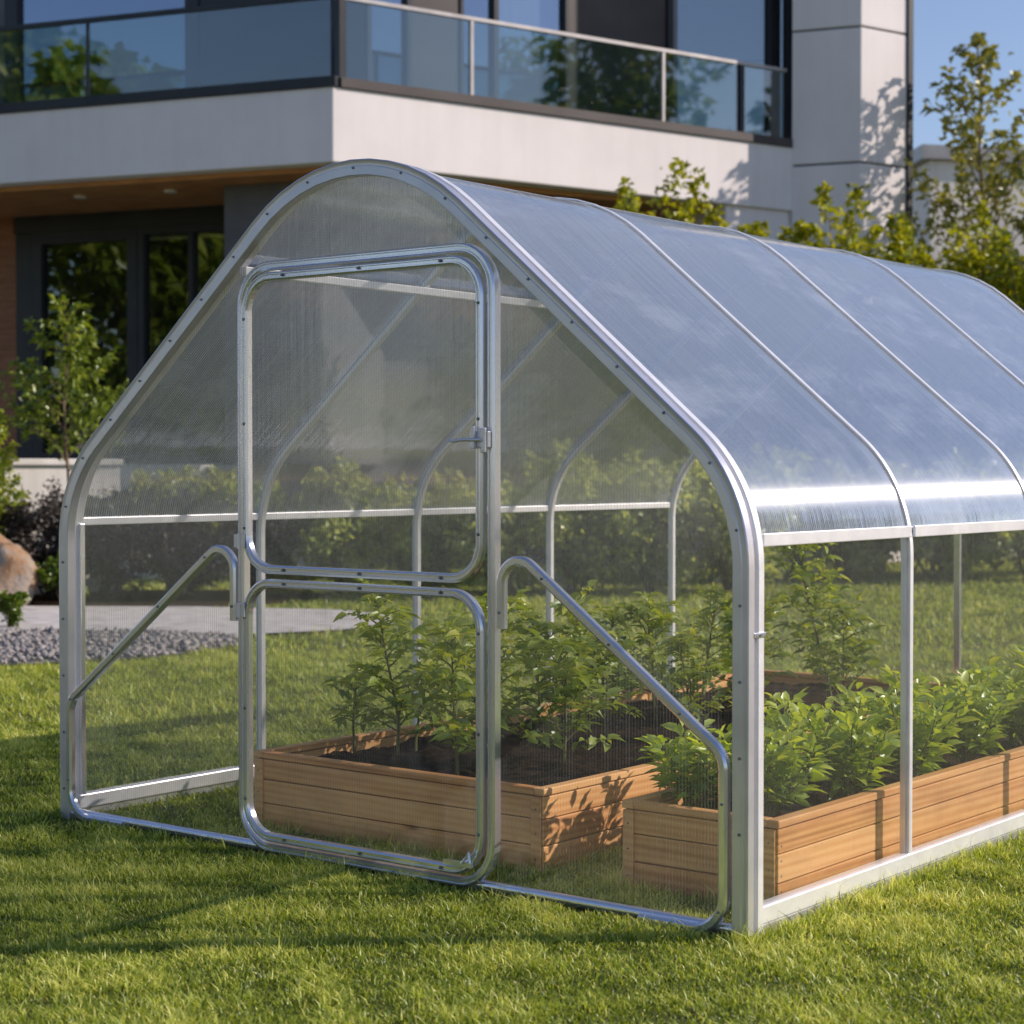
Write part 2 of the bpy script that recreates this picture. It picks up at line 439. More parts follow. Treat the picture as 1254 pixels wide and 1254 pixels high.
    if sheen:   # the flutes spread highlights along the ridge direction
        an = nd(nt, 'ShaderNodeBsdfAnisotropic') if hasattr(bpy.types, 'ShaderNodeBsdfAnisotropic') else nd(nt, 'ShaderNodeBsdfGlossy')
        an.inputs['Roughness'].default_value = 0.30; an.inputs['Anisotropy'].default_value = 0.66
        tg = nd(nt, 'ShaderNodeCombineXYZ'); tg.inputs[2].default_value = 1.0
        nt.links.new(tg.outputs[0], an.inputs['Tangent'])
        m3 = nd(nt, 'ShaderNodeMixShader'); m3.inputs[0].default_value = 0.14
        nt.links.new(last, m3.inputs[1]); nt.links.new(an.outputs[0], m3.inputs[2]); last = m3.outputs[0]
    nt.links.new(last, out.inputs[0])
    return m


M['sheet_front'] = poly_sheet('gable_twinwall', 0, 0.020, 0.035, 0.40, 0.10, line_amt=0.075, streak=0.06, tint=(0.99, 0.995, 0.985), zgrad=0.15, dark_lines=0.08, haze_col=(0.86, 0.88, 0.92))
M['sheet_side'] = poly_sheet('side_twinwall', 1, 0.016, 0.05, 0.45, 0.08, line_amt=0.09, streak=0.06, tint=(0.98, 0.985, 0.98), dark_lines=0.10)
M['sheet_roof'] = poly_sheet('roof_twinwall', 1, 0.15, 0.17, 0.78, 0.09, line_amt=0.36, streak=0.05, haze_col=(0.90, 0.95, 1.0), pw=2.0, tint=(0.96, 0.97, 0.98), sheen=True, painted_glare=1.7, zgrad=0.27, z0=1.55, dark_lines=0.06, tshare=0.4, bump_s=0.10)


def glass_mat(name, tint, r0, r1, rough=0.0, glcol=(1, 1, 1)):
    m, nt, out = new_mat(name)
    tr = nd(nt, 'ShaderNodeBsdfTransparent'); tr.inputs[0].default_value = rgb(tint)
    gl = nd(nt, 'ShaderNodeBsdfGlossy'); gl.inputs['Roughness'].default_value = rough; gl.inputs['Color'].default_value = rgb(glcol)
    lw = nd(nt, 'ShaderNodeLayerWeight'); lw.inputs['Blend'].default_value = 0.5
    fz = math_node(nt, 'MULTIPLY_ADD', math_node(nt, 'POWER', lw.outputs['Facing'], 3.0), r1 - r0); fz.node.inputs[2].default_value = r0
    nz = noise(nt, coords(nt), 0.8, 2)
    nt.links.new(bump(nt, nz, 0.04, 0.05), gl.inputs['Normal'])
    mx = nd(nt, 'ShaderNodeMixShader'); nt.links.new(fz, mx.inputs[0])
    nt.links.new(tr.outputs[0], mx.inputs[1]); nt.links.new(gl.outputs[0], mx.inputs[2])
    nt.links.new(mx.outputs[0], out.inputs[0])
    return m


M['rail_glass'] = glass_mat('balustrade_glass', (0.66, 0.76, 0.76), 0.10, 0.6, 0.02)
M['patio_glass'] = glass_mat('patio_glass', (0.26, 0.29, 0.30), 0.11, 0.7, 0.01, (0.8, 0.9, 0.9))
M['window_glass'] = glass_mat('window_glass', (0.45, 0.50, 0.52), 0.34, 0.85, 0.01, (0.62, 0.74, 0.92))

add_streaks(M['stucco'], .05); add_streaks(M['concrete_white'], .16); add_streaks(M['path'], .15)

# ------------------------------------------------------------------ leaf meshes
def leaf_object(name, mat, parent, P, D, L, W, origin, tint, detail=1, fold=0.25, droop=0.3, upbias=0.6):
    P = np.asarray(P, float); D = np.asarray(D, float); n = len(P)
    D = D / np.maximum(np.linalg.norm(D, axis=1, keepdims=True), 1e-6)
    up = rng.normal(0, 1, (n, 3)); up[:, 2] = np.abs(up[:, 2]) * 0.6 + upbias * 2.2
    sd = np.cross(D, up); sd /= np.maximum(np.linalg.norm(sd, axis=1, keepdims=True), 1e-6)
    nm = np.cross(sd, D)
    L = np.broadcast_to(np.asarray(L, float), (n,))[:, None]; W = np.broadcast_to(np.asarray(W, float), (n,))[:, None]
    if detail == 2:
        rows = [(0, 0, 0, 0), (-0.46, 0.30, fold, 0), (0, 0.30, 0, 0), (0.46, 0.30, fold, 0), (-0.36, 0.64, fold * .8, droop * .35), (0, 0.64, 0, droop * .35), (0.36, 0.64, fold * .8, droop * .35), (0, 1, 0, droop)]
        faces = [(0, 2, 1), (0, 3, 2), (1, 2, 5, 4), (2, 3, 6, 5), (4, 5, 7), (5, 6, 7)]
    else:
        rows = [(0, 0, 0, 0), (-0.5, 0.45, fold, 0), (0.5, 0.45, fold, 0), (0, 1, 0, droop)]
        faces = [(0, 2, 3), (0, 3, 1)]
    m = len(rows)
    V = np.zeros((n, m, 3))
    for i, (s, t, f, dr) in enumerate(rows):
        V[:, i] = P + sd * (s * W) + D * (t * L) + nm * (f * W) - np.array([0, 0, 1.0]) * (dr * L)
    V = V.reshape(-1, 3) - np.array(origin)
    lens = np.array([len(f) for f in faces]); flat = np.array([i for f in faces for i in f])
    idx = (flat[None, :] + (np.arange(n) * m)[:, None]).reshape(-1)
    me = mesh_np(name, V, idx, np.tile(lens, n), np.repeat(tint, m))
    return link_mesh(name, me, mat, parent)


def mesh_np(name, V, idx, lens, tint=None, smooth=False):
    me = bpy.data.meshes.new(name)
    me.vertices.add(len(V)); me.vertices.foreach_set('co', np.ascontiguousarray(V, dtype=np.float32).ravel())
    me.loops.add(len(idx)); me.loops.foreach_set('vertex_index', idx.astype(np.int32))
    me.polygons.add(len(lens))
    st = np.concatenate([[0], np.cumsum(lens)[:-1]]).astype(np.int32)
    me.polygons.foreach_set('loop_start', st); me.polygons.foreach_set('loop_total', lens.astype(np.int32))
    me.update(calc_edges=True)
    if tint is not None:
        a = me.attributes.new('tint', 'FLOAT', 'POINT'); a.data.foreach_set('value', np.ascontiguousarray(tint, dtype=np.float32))
    return me


def unit(az, el): return np.array([math.cos(az) * math.cos(el), math.sin(az) * math.cos(el), math.sin(el)])


def make_tree(name, label, cat, loc, h, r, leaf_mat_, leaf=0.07, n_br=26, per=60, cb=0.25, shape='cone', tr=0.03, el=(25, 50), stems=1, group=None, seed=0, wid=0.5, twig=0.35, top_tuft=True, base_tint=0.5):
    rnd = np.random.default_rng(seed + 100)
    o = thing(name, label, cat, loc, group)
    wood_ = MB(); P = []; D = []; T = []; base = np.array(loc, float)
    for s in range(stems):
        az0 = 2 * math.pi * s / max(1, stems) + rnd.uniform(-.4, .4)
        lean = 0.03 if stems == 1 else rnd.uniform(.05, .42)
        hh = h * (1 if stems == 1 else rnd.uniform(.72, 1.0))
        k = 9
        off = np.zeros(2); spine = []
        for i in range(k + 1):
            t = i / k
            out = (lean * hh * (t ** 0.8)) if stems > 1 else 0
            off += rnd.normal(0, .008, 2) * h
            spine.append(base + np.array([math.cos(az0) * out * r / (0.42 * h + 1e-6) * .9 + off[0], math.sin(az0) * out * r / (0.42 * h + 1e-6) * .9 + off[1], t * hh]))
        spine = np.array(spine)
        wood_.tube(spine, [tr * (1 - .85 * i / k) for i in range(k + 1)], 6)
        nb = max(3, n_br // stems)
        for b in range(nb):
            t = cb + (1 - cb) * ((b + rnd.uniform(.1, .9)) / nb)
            fi = t * k; i0 = min(int(fi), k - 1); p0 = spine[i0] + (spine[i0 + 1] - spine[i0]) * (fi - i0)
            q = (t - cb) / (1 - cb)
            if shape == 'cone': pr = (1 - q) ** 0.8 * .95 + .10
            elif shape == 'ball': pr = math.sin(math.pi * min(1, q * .82 + .18)) ** .7 + .06
            else: pr = 0.75 + 0.25 * math.sin(math.pi * q)
            pr *= rnd.uniform(.65, 1.12)
            ln = r * pr * (0.75 if stems > 1 else 1)
            az = b * 2.3999 + rnd.uniform(-.5, .5); e0 = R(rnd.uniform(*el))
            pts = [p0]; d = unit(az, e0); n_s = 5
            for j in range(n_s):
                d = d + np.array([rnd.normal(0, .10), rnd.normal(0, .10), rnd.normal(.04, .08)]); d /= np.linalg.norm(d)
                pts.append(pts[-1] + d * ln / n_s)
            pts = np.array(pts)
            wood_.tube(pts, [max(.0025, tr * .38 * (1 - t * .5) * (1 - .8 * j / n_s)) for j in range(n_s + 1)], 4)
            nl = max(6, int(per * (pr + .15)))
            for j in range(nl):
                s_ = rnd.uniform(.18, 1.03) ** .8 * n_s; i1 = min(int(s_), n_s - 1)
                pp = pts[i1] + (pts[i1 + 1] - pts[i1]) * (s_ - i1)
                sp = twig * ln * (1.1 - .75 * s_ / n_s)
                P.append(pp + rnd.normal(0, 1, 3) * sp * np.array([.5, .5, .34]))
                bd = (pts[i1 + 1] - pts[i1]); bd = bd / np.linalg.norm(bd)
                dd = bd * .8 + rnd.normal(0, .65, 3); D.append(dd)
                T.append(rnd.normal(base_tint + .12 * (q - .5), .2))
        if top_tuft:
            for j in range(int(per * .6)):
                s_ = rnd.uniform(.8, 1.0); fi = s_ * k; i0 = min(int(fi), k - 1)
                P.append(spine[i0] + (spine[i0 + 1] - spine[i0]) * (fi - i0) + rnd.normal(0, 1, 3) * np.array([.09, .09, .06]) * r)
                D.append(np.array([0, 0, .8]) + rnd.normal(0, .6, 3)); T.append(rnd.normal(base_tint + .15, .2))
    wood_.build('trunk', M['bark'], o, smooth=60)
    n = len(P); sz = leaf * rnd.uniform(.65, 1.25, n)
    leaf_object('crown', leaf_mat_, o, P, D, sz, sz * wid, loc, np.clip(T, 0, 1), 1, upbias=.35)
    return o


# ================================================================== SETTING
g = MB(); G_ = 260
g.add([(-G_, -G_, 0), (G_, -G_, 0), (G_, G_, 0), (-G_, G_, 0)], [(0, 1, 2, 3)])
tag(g.build('lawn', M['lawn']), kind='structure')

def site_poly(pts): return [S(u, d)[:2] for (u, d) in pts]


def sheet(name, pts, z, mat):
    b = MB(); P = site_poly(pts)
    a = sum(P[i][0] * P[(i + 1) % len(P)][1] - P[(i + 1) % len(P)][0] * P[i][1] for i in range(len(P)))
    if a < 0: P = P[::-1]
    b.add([(p[0], p[1], z) for p in P], [tuple(range(len(P)))])
    return tag(b.build(name, mat), kind='structure')


GRAVEL = [(-7.5, 12.25), (-3.4, 12.5), (-2.5, 13.0), (-2.0, 13.9), (-2.2, 14.7), (-3.0, 15.1), (-7.5, 15.2)]
PATH = [(-8.5, 15.2), (-3.0, 15.1), (-2.2, 14.7), (-1.4, 15.1), (-1.0, 15.8), (-1.1, 16.7), (-1.6, 17.3), (-3.0, 17.7), (-8.5, 17.9)]
sheet('gravel_bed', GRAVEL, 0.012, M['gravel'])
sheet('path', PATH, 0.022, M['path'])
BED = [(-8.5, 17.9), (-3.0, 17.7), (-2.3, 18.1), (-1.8, 19.0), (-2.2, 20.2), (-8.5, 20.2)]
sheet('planting_bed', BED, 0.016, M['soil'])


def inpoly(P, poly):
    x = P[:, 0]; y = P[:, 1]; c = np.zeros(len(P), bool); n = len(poly)
    for i in range(n):
        x0, y0 = poly[i]; x1, y1 = poly[i - 1]
        with np.errstate(divide='ignore', invalid='ignore'):
            k = ((y0 > y) != (y1 > y)) & (x < (x1 - x0) * (y - y0) / (y1 - y0 + 1e-12) + x0)
        c ^= k
    return c


# pebbles lying on the gravel bed: nobody could count them
def pebbles():
    n = 9000
    UD = np.stack([rng.uniform(-7.5, 1.4, n), rng.uniform(12.2, 15.3, n)], 1)
    UD = UD[inpoly(UD, GRAVEL)]; n = len(UD)
    base = np.array([(1, 0, 0), (0, 1, 0), (-1, 0, 0), (0, -1, 0), (0, 0, 1), (0, 0, -1)], float)
    F = np.array([(0, 1, 4), (1, 2, 4), (2, 3, 4), (3, 0, 4), (1, 0, 5), (2, 1, 5), (3, 2, 5), (0, 3, 5)])
    sc = rng.uniform(.014, .04, (n, 1, 1)) * rng.uniform(.5, 1.3, (n, 1, 3)); sc[:, :, 2] *= .7
    V = base[None] * sc * rng.uniform(.75, 1.2, (n, 6, 1))
    a = rng.uniform(0, 6.28, n); c, s = np.cos(a)[:, None], np.sin(a)[:, None]
    V = np.stack([V[:, :, 0] * c - V[:, :, 1] * s, V[:, :, 0] * s + V[:, :, 1] * c, V[:, :, 2]], 2)
    V += np.stack([CAM[0] + UD[:, 0] * RX[0] + UD[:, 1] * FX[0], CAM[1] + UD[:, 0] * RX[1] + UD[:, 1] * FX[1], np.full(n, .028)], 1)[:, None]
    idx = (F.ravel()[None] + (np.arange(n) * 6)[:, None]).ravel()
    me = mesh_np('gravel_stones', V.reshape(-1, 3), idx, np.full(n * 8, 3))
    o = link_mesh('gravel_stones', me, M['stone'])
    tag(o, 'loose grey and tan pebbles covering the gravel bed', 'gravel', kind='stuff')


pebbles()

# ------------------------------------------------------------------ grass
LB = (-0.80, 0.545, 0.305, 3.90)     # left raised bed x0,x1,y0,y1
RB = (0.865, 1.425, 0.30, 3.90)      # right raised bed


def grass():
    Vs = []; Is = []; Ls = []; Ts = []; nv = 0
    zones = [(4.0, 6.6, 24000, .0043, .0195, 2), (6.6, 9.5, 9400, .0058, .0215, 2), (9.5, 13.5, 3200, .0095, .030, 1), (13.5, 27, 700, .018, .038, 1)]
    for (d0, d1, dens, w, h, det) in zones:
        um = .34 * d1
        n = int((d1 - d0) * 2 * um * dens)
        d = rng.uniform(d0, d1, n); u = rng.uniform(-um, um, n)
        k = np.abs(u) < .33 * d + .15
        u = u[k]; d = d[k]
        X = CAM[0] + u * RX[0] + d * FX[0]; Y = CAM[1] + u * RX[1] + d * FX[1]
        UD = np.stack([u, d], 1)
        keep = ~(inpoly(UD, GRAVEL) | inpoly(UD, PATH) | inpoly(UD, BED))
        for (x0, x1, y0, y1) in (LB, RB):
            keep &= ~((X > x0 - .005) & (X < x1 + .005) & (Y > y0 - .005) & (Y < y1 + .005))
        keep &= ~((np.abs(X - 1.50) < .022) & (Y > -.02) & (Y < 4.18))
        keep &= ~((np.abs(Y + .012) < .030) & (np.abs(X) < 1.50))
        X, Y = X[keep], Y[keep]; n = len(X)
        clump = np.sin(X * 7.1 + 1.7 * np.sin(Y * 5.3)) * np.sin(Y * 8.3 + 1.3 * np.sin(X * 6.1)) + .6 * np.sin(X * 19 + Y * 4) * np.sin(Y * 23 - X * 3)
        broad = np.sin(X * 1.3 + .8 * np.sin(Y * .9)) * np.sin(Y * 1.1 + .5)
        edge = (np.abs(np.abs(X) - 1.53) < .05) & (Y > -.1) & (Y < 4.2)
        for (x0, x1, y0, y1) in (LB, RB):
            edge |= (X > x0 - .05) & (X < x1 + .05) & (Y > y0 - .05) & (Y < y1 + .05)
        hh = h * rng.lognormal(-.1, .33, n) * np.where(edge, 1.7, 1.0) * (1 + .34 * clump)
        az = rng.uniform(0, 6.283, n) + .5 * clump; lean = np.abs(rng.normal(.80, .50, n)) * hh
        ww = w * rng.uniform(.6, 1.3, n)
        fx, fy = np.cos(az), np.sin(az)
        rot = az + rng.normal(math.pi / 2, .6, n); sx, sy = np.cos(rot), np.sin(rot)
        B = np.stack([X, Y, np.full(n, -.002)], 1); W = np.stack([sx, sy, np.zeros(n)], 1) * (ww / 2)[:, None]
        tip = B + np.stack([fx * lean, fy * lean, hh], 1)
        t = np.clip(rng.normal(.50, .19, n) + .18 * clump + .11 * broad, 0, 1)
        t = np.where(rng.uniform(0, 1, n) < .06, .98, t)
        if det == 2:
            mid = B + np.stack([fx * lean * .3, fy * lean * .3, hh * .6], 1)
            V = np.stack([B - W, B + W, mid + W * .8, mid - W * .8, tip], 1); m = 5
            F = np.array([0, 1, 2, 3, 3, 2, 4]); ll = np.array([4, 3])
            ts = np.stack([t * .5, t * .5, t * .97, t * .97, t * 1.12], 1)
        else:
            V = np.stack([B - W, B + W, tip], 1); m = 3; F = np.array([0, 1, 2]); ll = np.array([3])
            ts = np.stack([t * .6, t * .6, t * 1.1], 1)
        Vs.append(V.reshape(-1, 3)); Is.append((F[None] + (np.arange(n) * m)[:, None]).ravel() + nv); Ls.append(np.tile(ll, n)); Ts.append(ts.ravel()); nv += n * m
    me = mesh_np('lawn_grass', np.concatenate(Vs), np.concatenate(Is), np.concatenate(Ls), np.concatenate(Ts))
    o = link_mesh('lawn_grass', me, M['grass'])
    tag(o, 'short yellow green grass blades of the mown lawn', 'grass', kind='stuff')


grass()

# ================================================================== GREENHOUSE
BAY = 0.994
YB = [0.0, 1.005, 2.005, 3.03, 4.15]
SL = math.atan(0.84)
ZTOP = 1.456 + 0.84 * 1.29
Z15 = ZTOP - 0.84 * 1.5


def arch2d():
    pts = [(1.5, 0.0), (1.5, Z15), (0.0, ZTOP), (-1.5, Z15), (-1.5, 0.0)]
    return fillet(pts, [0.49, 0.70, 0.49], 12)


ARCH = arch2d()


def arch_z(x):
    """height of the arch line at x"""
    best = 0
    for i in range(len(ARCH) - 1):
        (x0, z0), (x1, z1) = ARCH[i], ARCH[i + 1]
        if min(x0, x1) <= x <= max(x0, x1) and abs(x1 - x0) > 1e-9:
            best = max(best, z0 + (z1 - z0) * (x - x0) / (x1 - x0))
    return best


def arch3d(y, pts=None): return [(p[0], y, p[1]) for p in (pts or ARCH)]


gh = thing('greenhouse', 'arched greenhouse of galvanised tube and clear twin wall sheets standing on the lawn', 'greenhouse', (0, 2, 0))


def channel(w, d, r=0.004, groove=0.0):
    """rounded rectangular tube profile: n from -w/2..w/2, b from -d/2..d/2, optional groove on the front (-b) face"""
    a, c = w / 2, d / 2
    p = [(-a, -c + r), (-a + r, -c)]
    if groove:
        p += [(-groove, -c), (-groove * .7, -c + .005), (groove * .7, -c + .005), (groove, -c)]
    p += [(a - r, -c), (a, -c + r), (a, c - r), (a - r, c), (-a + r, c), (-a, c - r)]
    return p


YA = (0, 1, 0)
# front arch: wide flanged section with a return lip
fa = MB().sweep(arch3d(0), [(-.036, -.026), (-.033, -.029), (-.006, -.029), (-.004, -.027), (.010, -.027), (.014, -.029), (.018, -.026), (.018, .004), (.014, .008), (-.033, .008), (-.036, .004)], YA).build('front_arch', M['steel_dull'], gh, smooth=35)
tr_ = MB().sweep(arch3d(0), [(-.012, .026), (.013, .026), (.017, .030), (.017, .058), (.013, .062), (-.012, .062)], YA).build('edge_trim', M['alu_white'], gh, smooth=35)


def bolt_mesh():
    me = bpy.data.meshes.new('bolt'); bm = bmesh.new()
    bmesh.ops.create_cone(bm, cap_ends=True, segments=10, radius1=.0050, radius2=.0036, depth=.006)
    bm.to_mesh(me); bm.free(); me.materials.append(M['bolt'])
    return me


BOLT = bolt_mesh()


def bolt(parent, p, axis='y', s=1.0):
    o = bpy.data.objects.new('bolt', BOLT); col.objects.link(o); o.parent = parent
    o.location = Vector(p) - ORIG[parent.name]
    if axis == 'y': o.rotation_euler = (R(90), 0, 0)
    elif axis == 'x': o.rotation_euler = (0, R(90), 0)
    o.scale = (s, s, s)
    return o


def along(pts, step, start=0.1):
    out = []; acc = 0; nxt = start
    for i in range(len(pts) - 1):
        a = Vector(pts[i]); b = Vector(pts[i + 1]); l = (b - a).length
        while nxt <= acc + l:
            out.append((a + (b - a) * ((nxt - acc) / l), (b - a).normalized())); nxt += step
        acc += l
    return out


for (p, t) in along(ARCH, .215, .30):
    n = Vector((t.y, -t.x))
    q = p - n * .010
    bolt(fa, (q.x, -.031, q.y))

# inner ribs and the rear arch
for i, y in enumerate(YB[1:]):
    MB().sweep(arch3d(y), [(-.026, -.011), (-.023, -.014), (-.006, -.014), (-.004, -.011), (-.004, .011), (-.006, .014), (-.023, .014), (-.026, .011)], YA).build('rib' if i < 3 else 'rear_arch', M['alu_white'], gh, smooth=35)
for y in YB[1:]:
    MB().sweep(arch3d(y), [(.003, -.011), (.007, -.011), (.009, -.006), (.009, .006), (.007, .011), (.003, .011)], YA).build('clamp_strip', M['alu_white'], gh, smooth=35)

# skins: one bent roof sheet and two wall sheets for each bay
iR = [i for i, p in enumerate(ARCH) if p[1] > 1.10]
roof_pts = [(1.5, 1.128)] + [ARCH[i] for i in iR] + [(-1.5, 1.128)]
roof_pts = [p for i, p in enumerate(roof_pts) if i == 0 or (Vector(p) - Vector(roof_pts[i - 1])).length > 1e-4]
for k in range(4):
    y0, y1 = YB[k] + .001, YB[k + 1] - .001
    ys = np.linspace(y0, y1, 5)
    vs = []; fs = []
    P3 = roof_pts
    for i, p in enumerate(P3):
        for y in ys: vs.append((p[0], y, p[1]))
    m = len(ys)
    for i in range(len(P3) - 1):
        for j in range(m - 1): fs.append((i * m + j, i * m + j + 1, (i + 1) * m + j + 1, (i + 1) * m + j))
    MB().add(vs, fs).build('roof_sheet', M['sheet_roof'], gh, smooth=60)
    for sgn in (1, -1):
        x = sgn * 1.5
        MB().add([(x, y0, .06), (x, y1, .06), (x, y1, 1.128), (x, y0, 1.128)], [(0, 1, 2, 3) if sgn > 0 else (3, 2, 1, 0)]).build('wall_sheet', M['sheet_side'], gh)


def gable_poly(x0, x1, z0, n=30, drop=.02):
    xs = np.linspace(x0, x1, n)
    return [(x0, z0), (x1, z0)] + [(float(x), arch_z(float(x)) - drop) for x in xs[::-1]]


def gable(name, poly, y, front=True):
    b = MB(); b.add([(p[0], y, p[1]) for p in poly], [tuple(range(len(poly)))])
    return b.build(name, M['sheet_front'], gh)


gable('gable_sheet', gable_poly(-1.485, -.522, .012), .004)
gable('gable_sheet', gable_poly(.592, 1.485, .012), .004)
gable('gable_sheet', gable_poly(-.46, .50, 2.02), .004)
gable('rear_sheet', gable_poly(-1.485, 1.485, .012, 50), YB[4] + .003)

# rails
for sgn in (1, -1):
    X = sgn * 1.5
    er = MB()
    if sgn > 0:
        for k in range(4):
            er.box(X + .002, X + .013, YB[k] + (.064 if k == 0 else .012), YB[k + 1] - .012, 1.108, 1.146)
    er.box(X - sgn * .004 - .013, X - sgn * .004 + .013 - (.013 if sgn > 0 else -.0), .03, YB[4] - .02, 1.112, 1.142)
    er.build('eave_rail', M['alu_white'], gh, bevel=.003)
    br = MB().box(min(X - sgn * .03, X + sgn * .012), max(X - sgn * .03, X + sgn * .012), .03, YB[4] + .01, .030, .084)
    br.build('base_rail', M['alu_white'], gh, bevel=.005)
    sk = MB().box(min(X - sgn * .02, X + sgn * .007), max(X - sgn * .02, X + sgn * .007), .03, YB[4] + .01, -.02, .029)
    sk.build('ground_skirt', M['steel_dull'], gh, bevel=.002)
for Y, nm in ((0.0, 'front_sill'), (YB[4], 'rear_sill')):
    MB().tube([(-1.47, Y, .022), (1.47, Y, .022)], .017, 12).build(nm, M['steel'], gh, smooth=50)
MB().box(-.585, -.552, .03, YB[2] - .02, 2.005, 2.035).build('purlin', M['alu_white'], gh, bevel=.003)
MB().box(.198, .232, YB[4] - .022, YB[4] - .002, .03, 1.15).build('rear_post', M['steel'], gh, bevel=.003)
# inner wall post beside the front arch on both walls
for sgn in (1, -1):
    X = sgn * 1.5
    MB().box(X - .028 if sgn > 0 else X + .002, X - .002 if sgn > 0 else X + .028, .040, .064, .0, 1.12).build('wall_post', M['steel'], gh, bevel=.004)
# corner clips
for z in (.86,):
    c = MB().box(1.498, 1.521, .000, .064, z - .008, z + .009).build('clip', M['steel'], gh, bevel=.004)
    bolt(c, (1.522, .03, z), 'x', .8)

# door surround, doors
SUR = MB().sweep([(p[0], -.012, p[1]) for p in round_rect(-.522, .592, .026, 2.022, .135, 9)], channel(.030, .040, .006, .0055), YA, closed=True).build('door_surround', M['steel'], gh, smooth=35)


def door(z0, z1, nm):
    fr = MB().sweep([(p[0], -.030, p[1]) for p in round_rect(-.486, .556, z0, z1, .115, 9)], channel(.029, .032, .006, .0055), YA, closed=True).build(nm, M['steel'], gh, smooth=35)
    pan = MB().add([(p[0], -.026, p[1]) for p in round_rect(-.486, .556, z0, z1, .115, 6)], [tuple(range(28))]).build('pane', M['sheet_front'], fr)
    for x in (-.486, .556):
        for f in (.14, .5, .86):
            if z1 - z0 > 0: bolt(fr, (x, -.047, z0 + (z1 - z0) * f))
    for x in (-.30, .05, .40):
        for z in (z0, z1): bolt(fr, (x, -.047, z))
    return fr


du = door(.985, 1.983, 'upper_door')
dl = door(.066, .938, 'lower_door')
lt = MB().box(.535, .606, -.060, -.044, 1.395, 1.445).box(.548, .562, -.075, -.060, 1.39, 1.46).box(.585, .602, -.070, -.060, 1.38, 1.455)
lt.tube([(.59, -.072, 1.418), (.52, -.074, 1.420), (.485, -.078, 1.415), (.468, -.080, 1.417)], [.0065, .0065, .006, .005], 8)
lt.build('latch', M['steel_dull'], du, bevel=.002)
hk = MB().box(.42, .535, -.055, -.046, .082, .098).tube([(.50, -.06, .095), (.53, -.062, .13), (.535, -.062, .10)], .005, 6).build('catch', M['steel'], dl)
for (z, par) in ((1.08, du), (.84, dl)):
    h_ = MB().box(-.530, -.480, -.053, -.047, z - .022, z + .022)
    h_.tube([(-.506, -.053, z - .026), (-.506, -.053, z + .026)], .0065, 8)
    h_.build('hinge', M['steel_dull'], par, smooth=40)

# bent knee braces beside the door
rb = fillet([(.632, .835), (.632, 1.118), (1.437, .519), (1.437, .012), (1.15, .012)], [.072, .09, .105], 9)
lb = fillet([(-.560, .80), (-.560, 1.118), (-1.458, .450), (-1.458, .012), (-1.15, .012)], [.072, .09, .105], 9)
for pts in (rb, lb):
    q = channel(.031, .030, .007)
    br_ = MB().sweep([(p[0], -.022, p[1]) for p in pts], q, YA).build('knee_brace', M['steel'], gh, smooth=40)
    for (p, t) in along(pts, .31, .05): bolt(br_, (p.x, -.038, p.y))

# ================================================================== RAISED BEDS
def raised_bed(x0, x1, y0, y1, label, h=.280, seam=None):
    o = thing('raised_bed', label, 'raised bed', ((x0 + x1) / 2, (y0 + y1) / 2, 0), 'raised vegetable beds')
    t = .034; gp = .0035
    rows = [(.004, .092), (.092 + gp, .180), (.180 + gp, h - .024)]
    for (z0, z1) in rows:
        for yy in (y0, y1 - t): MB().box(x0 + t + .001, x1 - t - .001, yy, yy + t, z0, z1).build('board', M['wood_x'], o, bevel=.003)
        for xx in (x0, x1 - t):
            cuts = [y0, y1] if not seam else [y0, seam, y1]
            for c0, c1 in zip(cuts[:-1], cuts[1:]): MB().box(xx, xx + t, c0 + (.0015 if c0 != y0 else 0), c1 - (.0015 if c1 != y1 else 0), z0, z1).build('board', M['wood_y'], o, bevel=.003)
    z0, z1 = h - .024 + gp, h + .004
    for yy in (y0 - .004, y1 - t - .004): MB().box(x0 + t + .004, x1 - t - .004, yy, yy + t + .008, z0, z1).build('cap', M['wood_x'], o, bevel=.004)
    for xx in (x0 - .004, x1 - t - .004): MB().box(xx, xx + t + .008, y0 - .004, y1 + .004, z0, z1).build('cap', M['wood_y'], o, bevel=.004)
    for xx in (x0 + .004, x1 - t - .004 - .010):
        f = MB().box(xx, xx + .040, y0 - .009, y0 - .0005, .004, h - .024).build('corner_post', M['wood_x'], o, bevel=.002)
        for z in (.05, .135, .215): bolt(f, (xx + .02, y0 - .010, z), 'y', .7)
    for z in (.03, .068, .115, .160, .205): bolt(o, (x1 + .001, y0 + .018, z), 'x', .55)
    # soil, lumpy
    nx = int((x1 - x0 - 2 * t) / .022); ny = int((y1 - y0 - 2 * t) / .022); vs = []; fs = []
    for i in range(nx + 1):
        for j in range(ny + 1):
            x = x0 + t + (x1 - x0 - 2 * t) * i / nx; y = y0 + t + (y1 - y0 - 2 * t) * j / ny
            z = h - .052 + .020 * mnoise.noise((x * 5, y * 5, 3.1)) + .016 * mnoise.noise((x * 17, y * 17, 7.7)) + .010 * mnoise.noise((x * 43, y * 43, 1.3))
            vs.append((x, y, z))
    for i in range(nx):
        for j in range(ny): fs.append((i * (ny + 1) + j, (i + 1) * (ny + 1) + j, (i + 1) * (ny + 1) + j + 1, i * (ny + 1) + j + 1))
    MB().add(vs, fs).build('soil', M['soil'], o, smooth=180)
    return o


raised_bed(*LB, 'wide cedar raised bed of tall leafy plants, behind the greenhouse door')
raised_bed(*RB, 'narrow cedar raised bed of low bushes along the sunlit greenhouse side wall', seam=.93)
ZS = .232


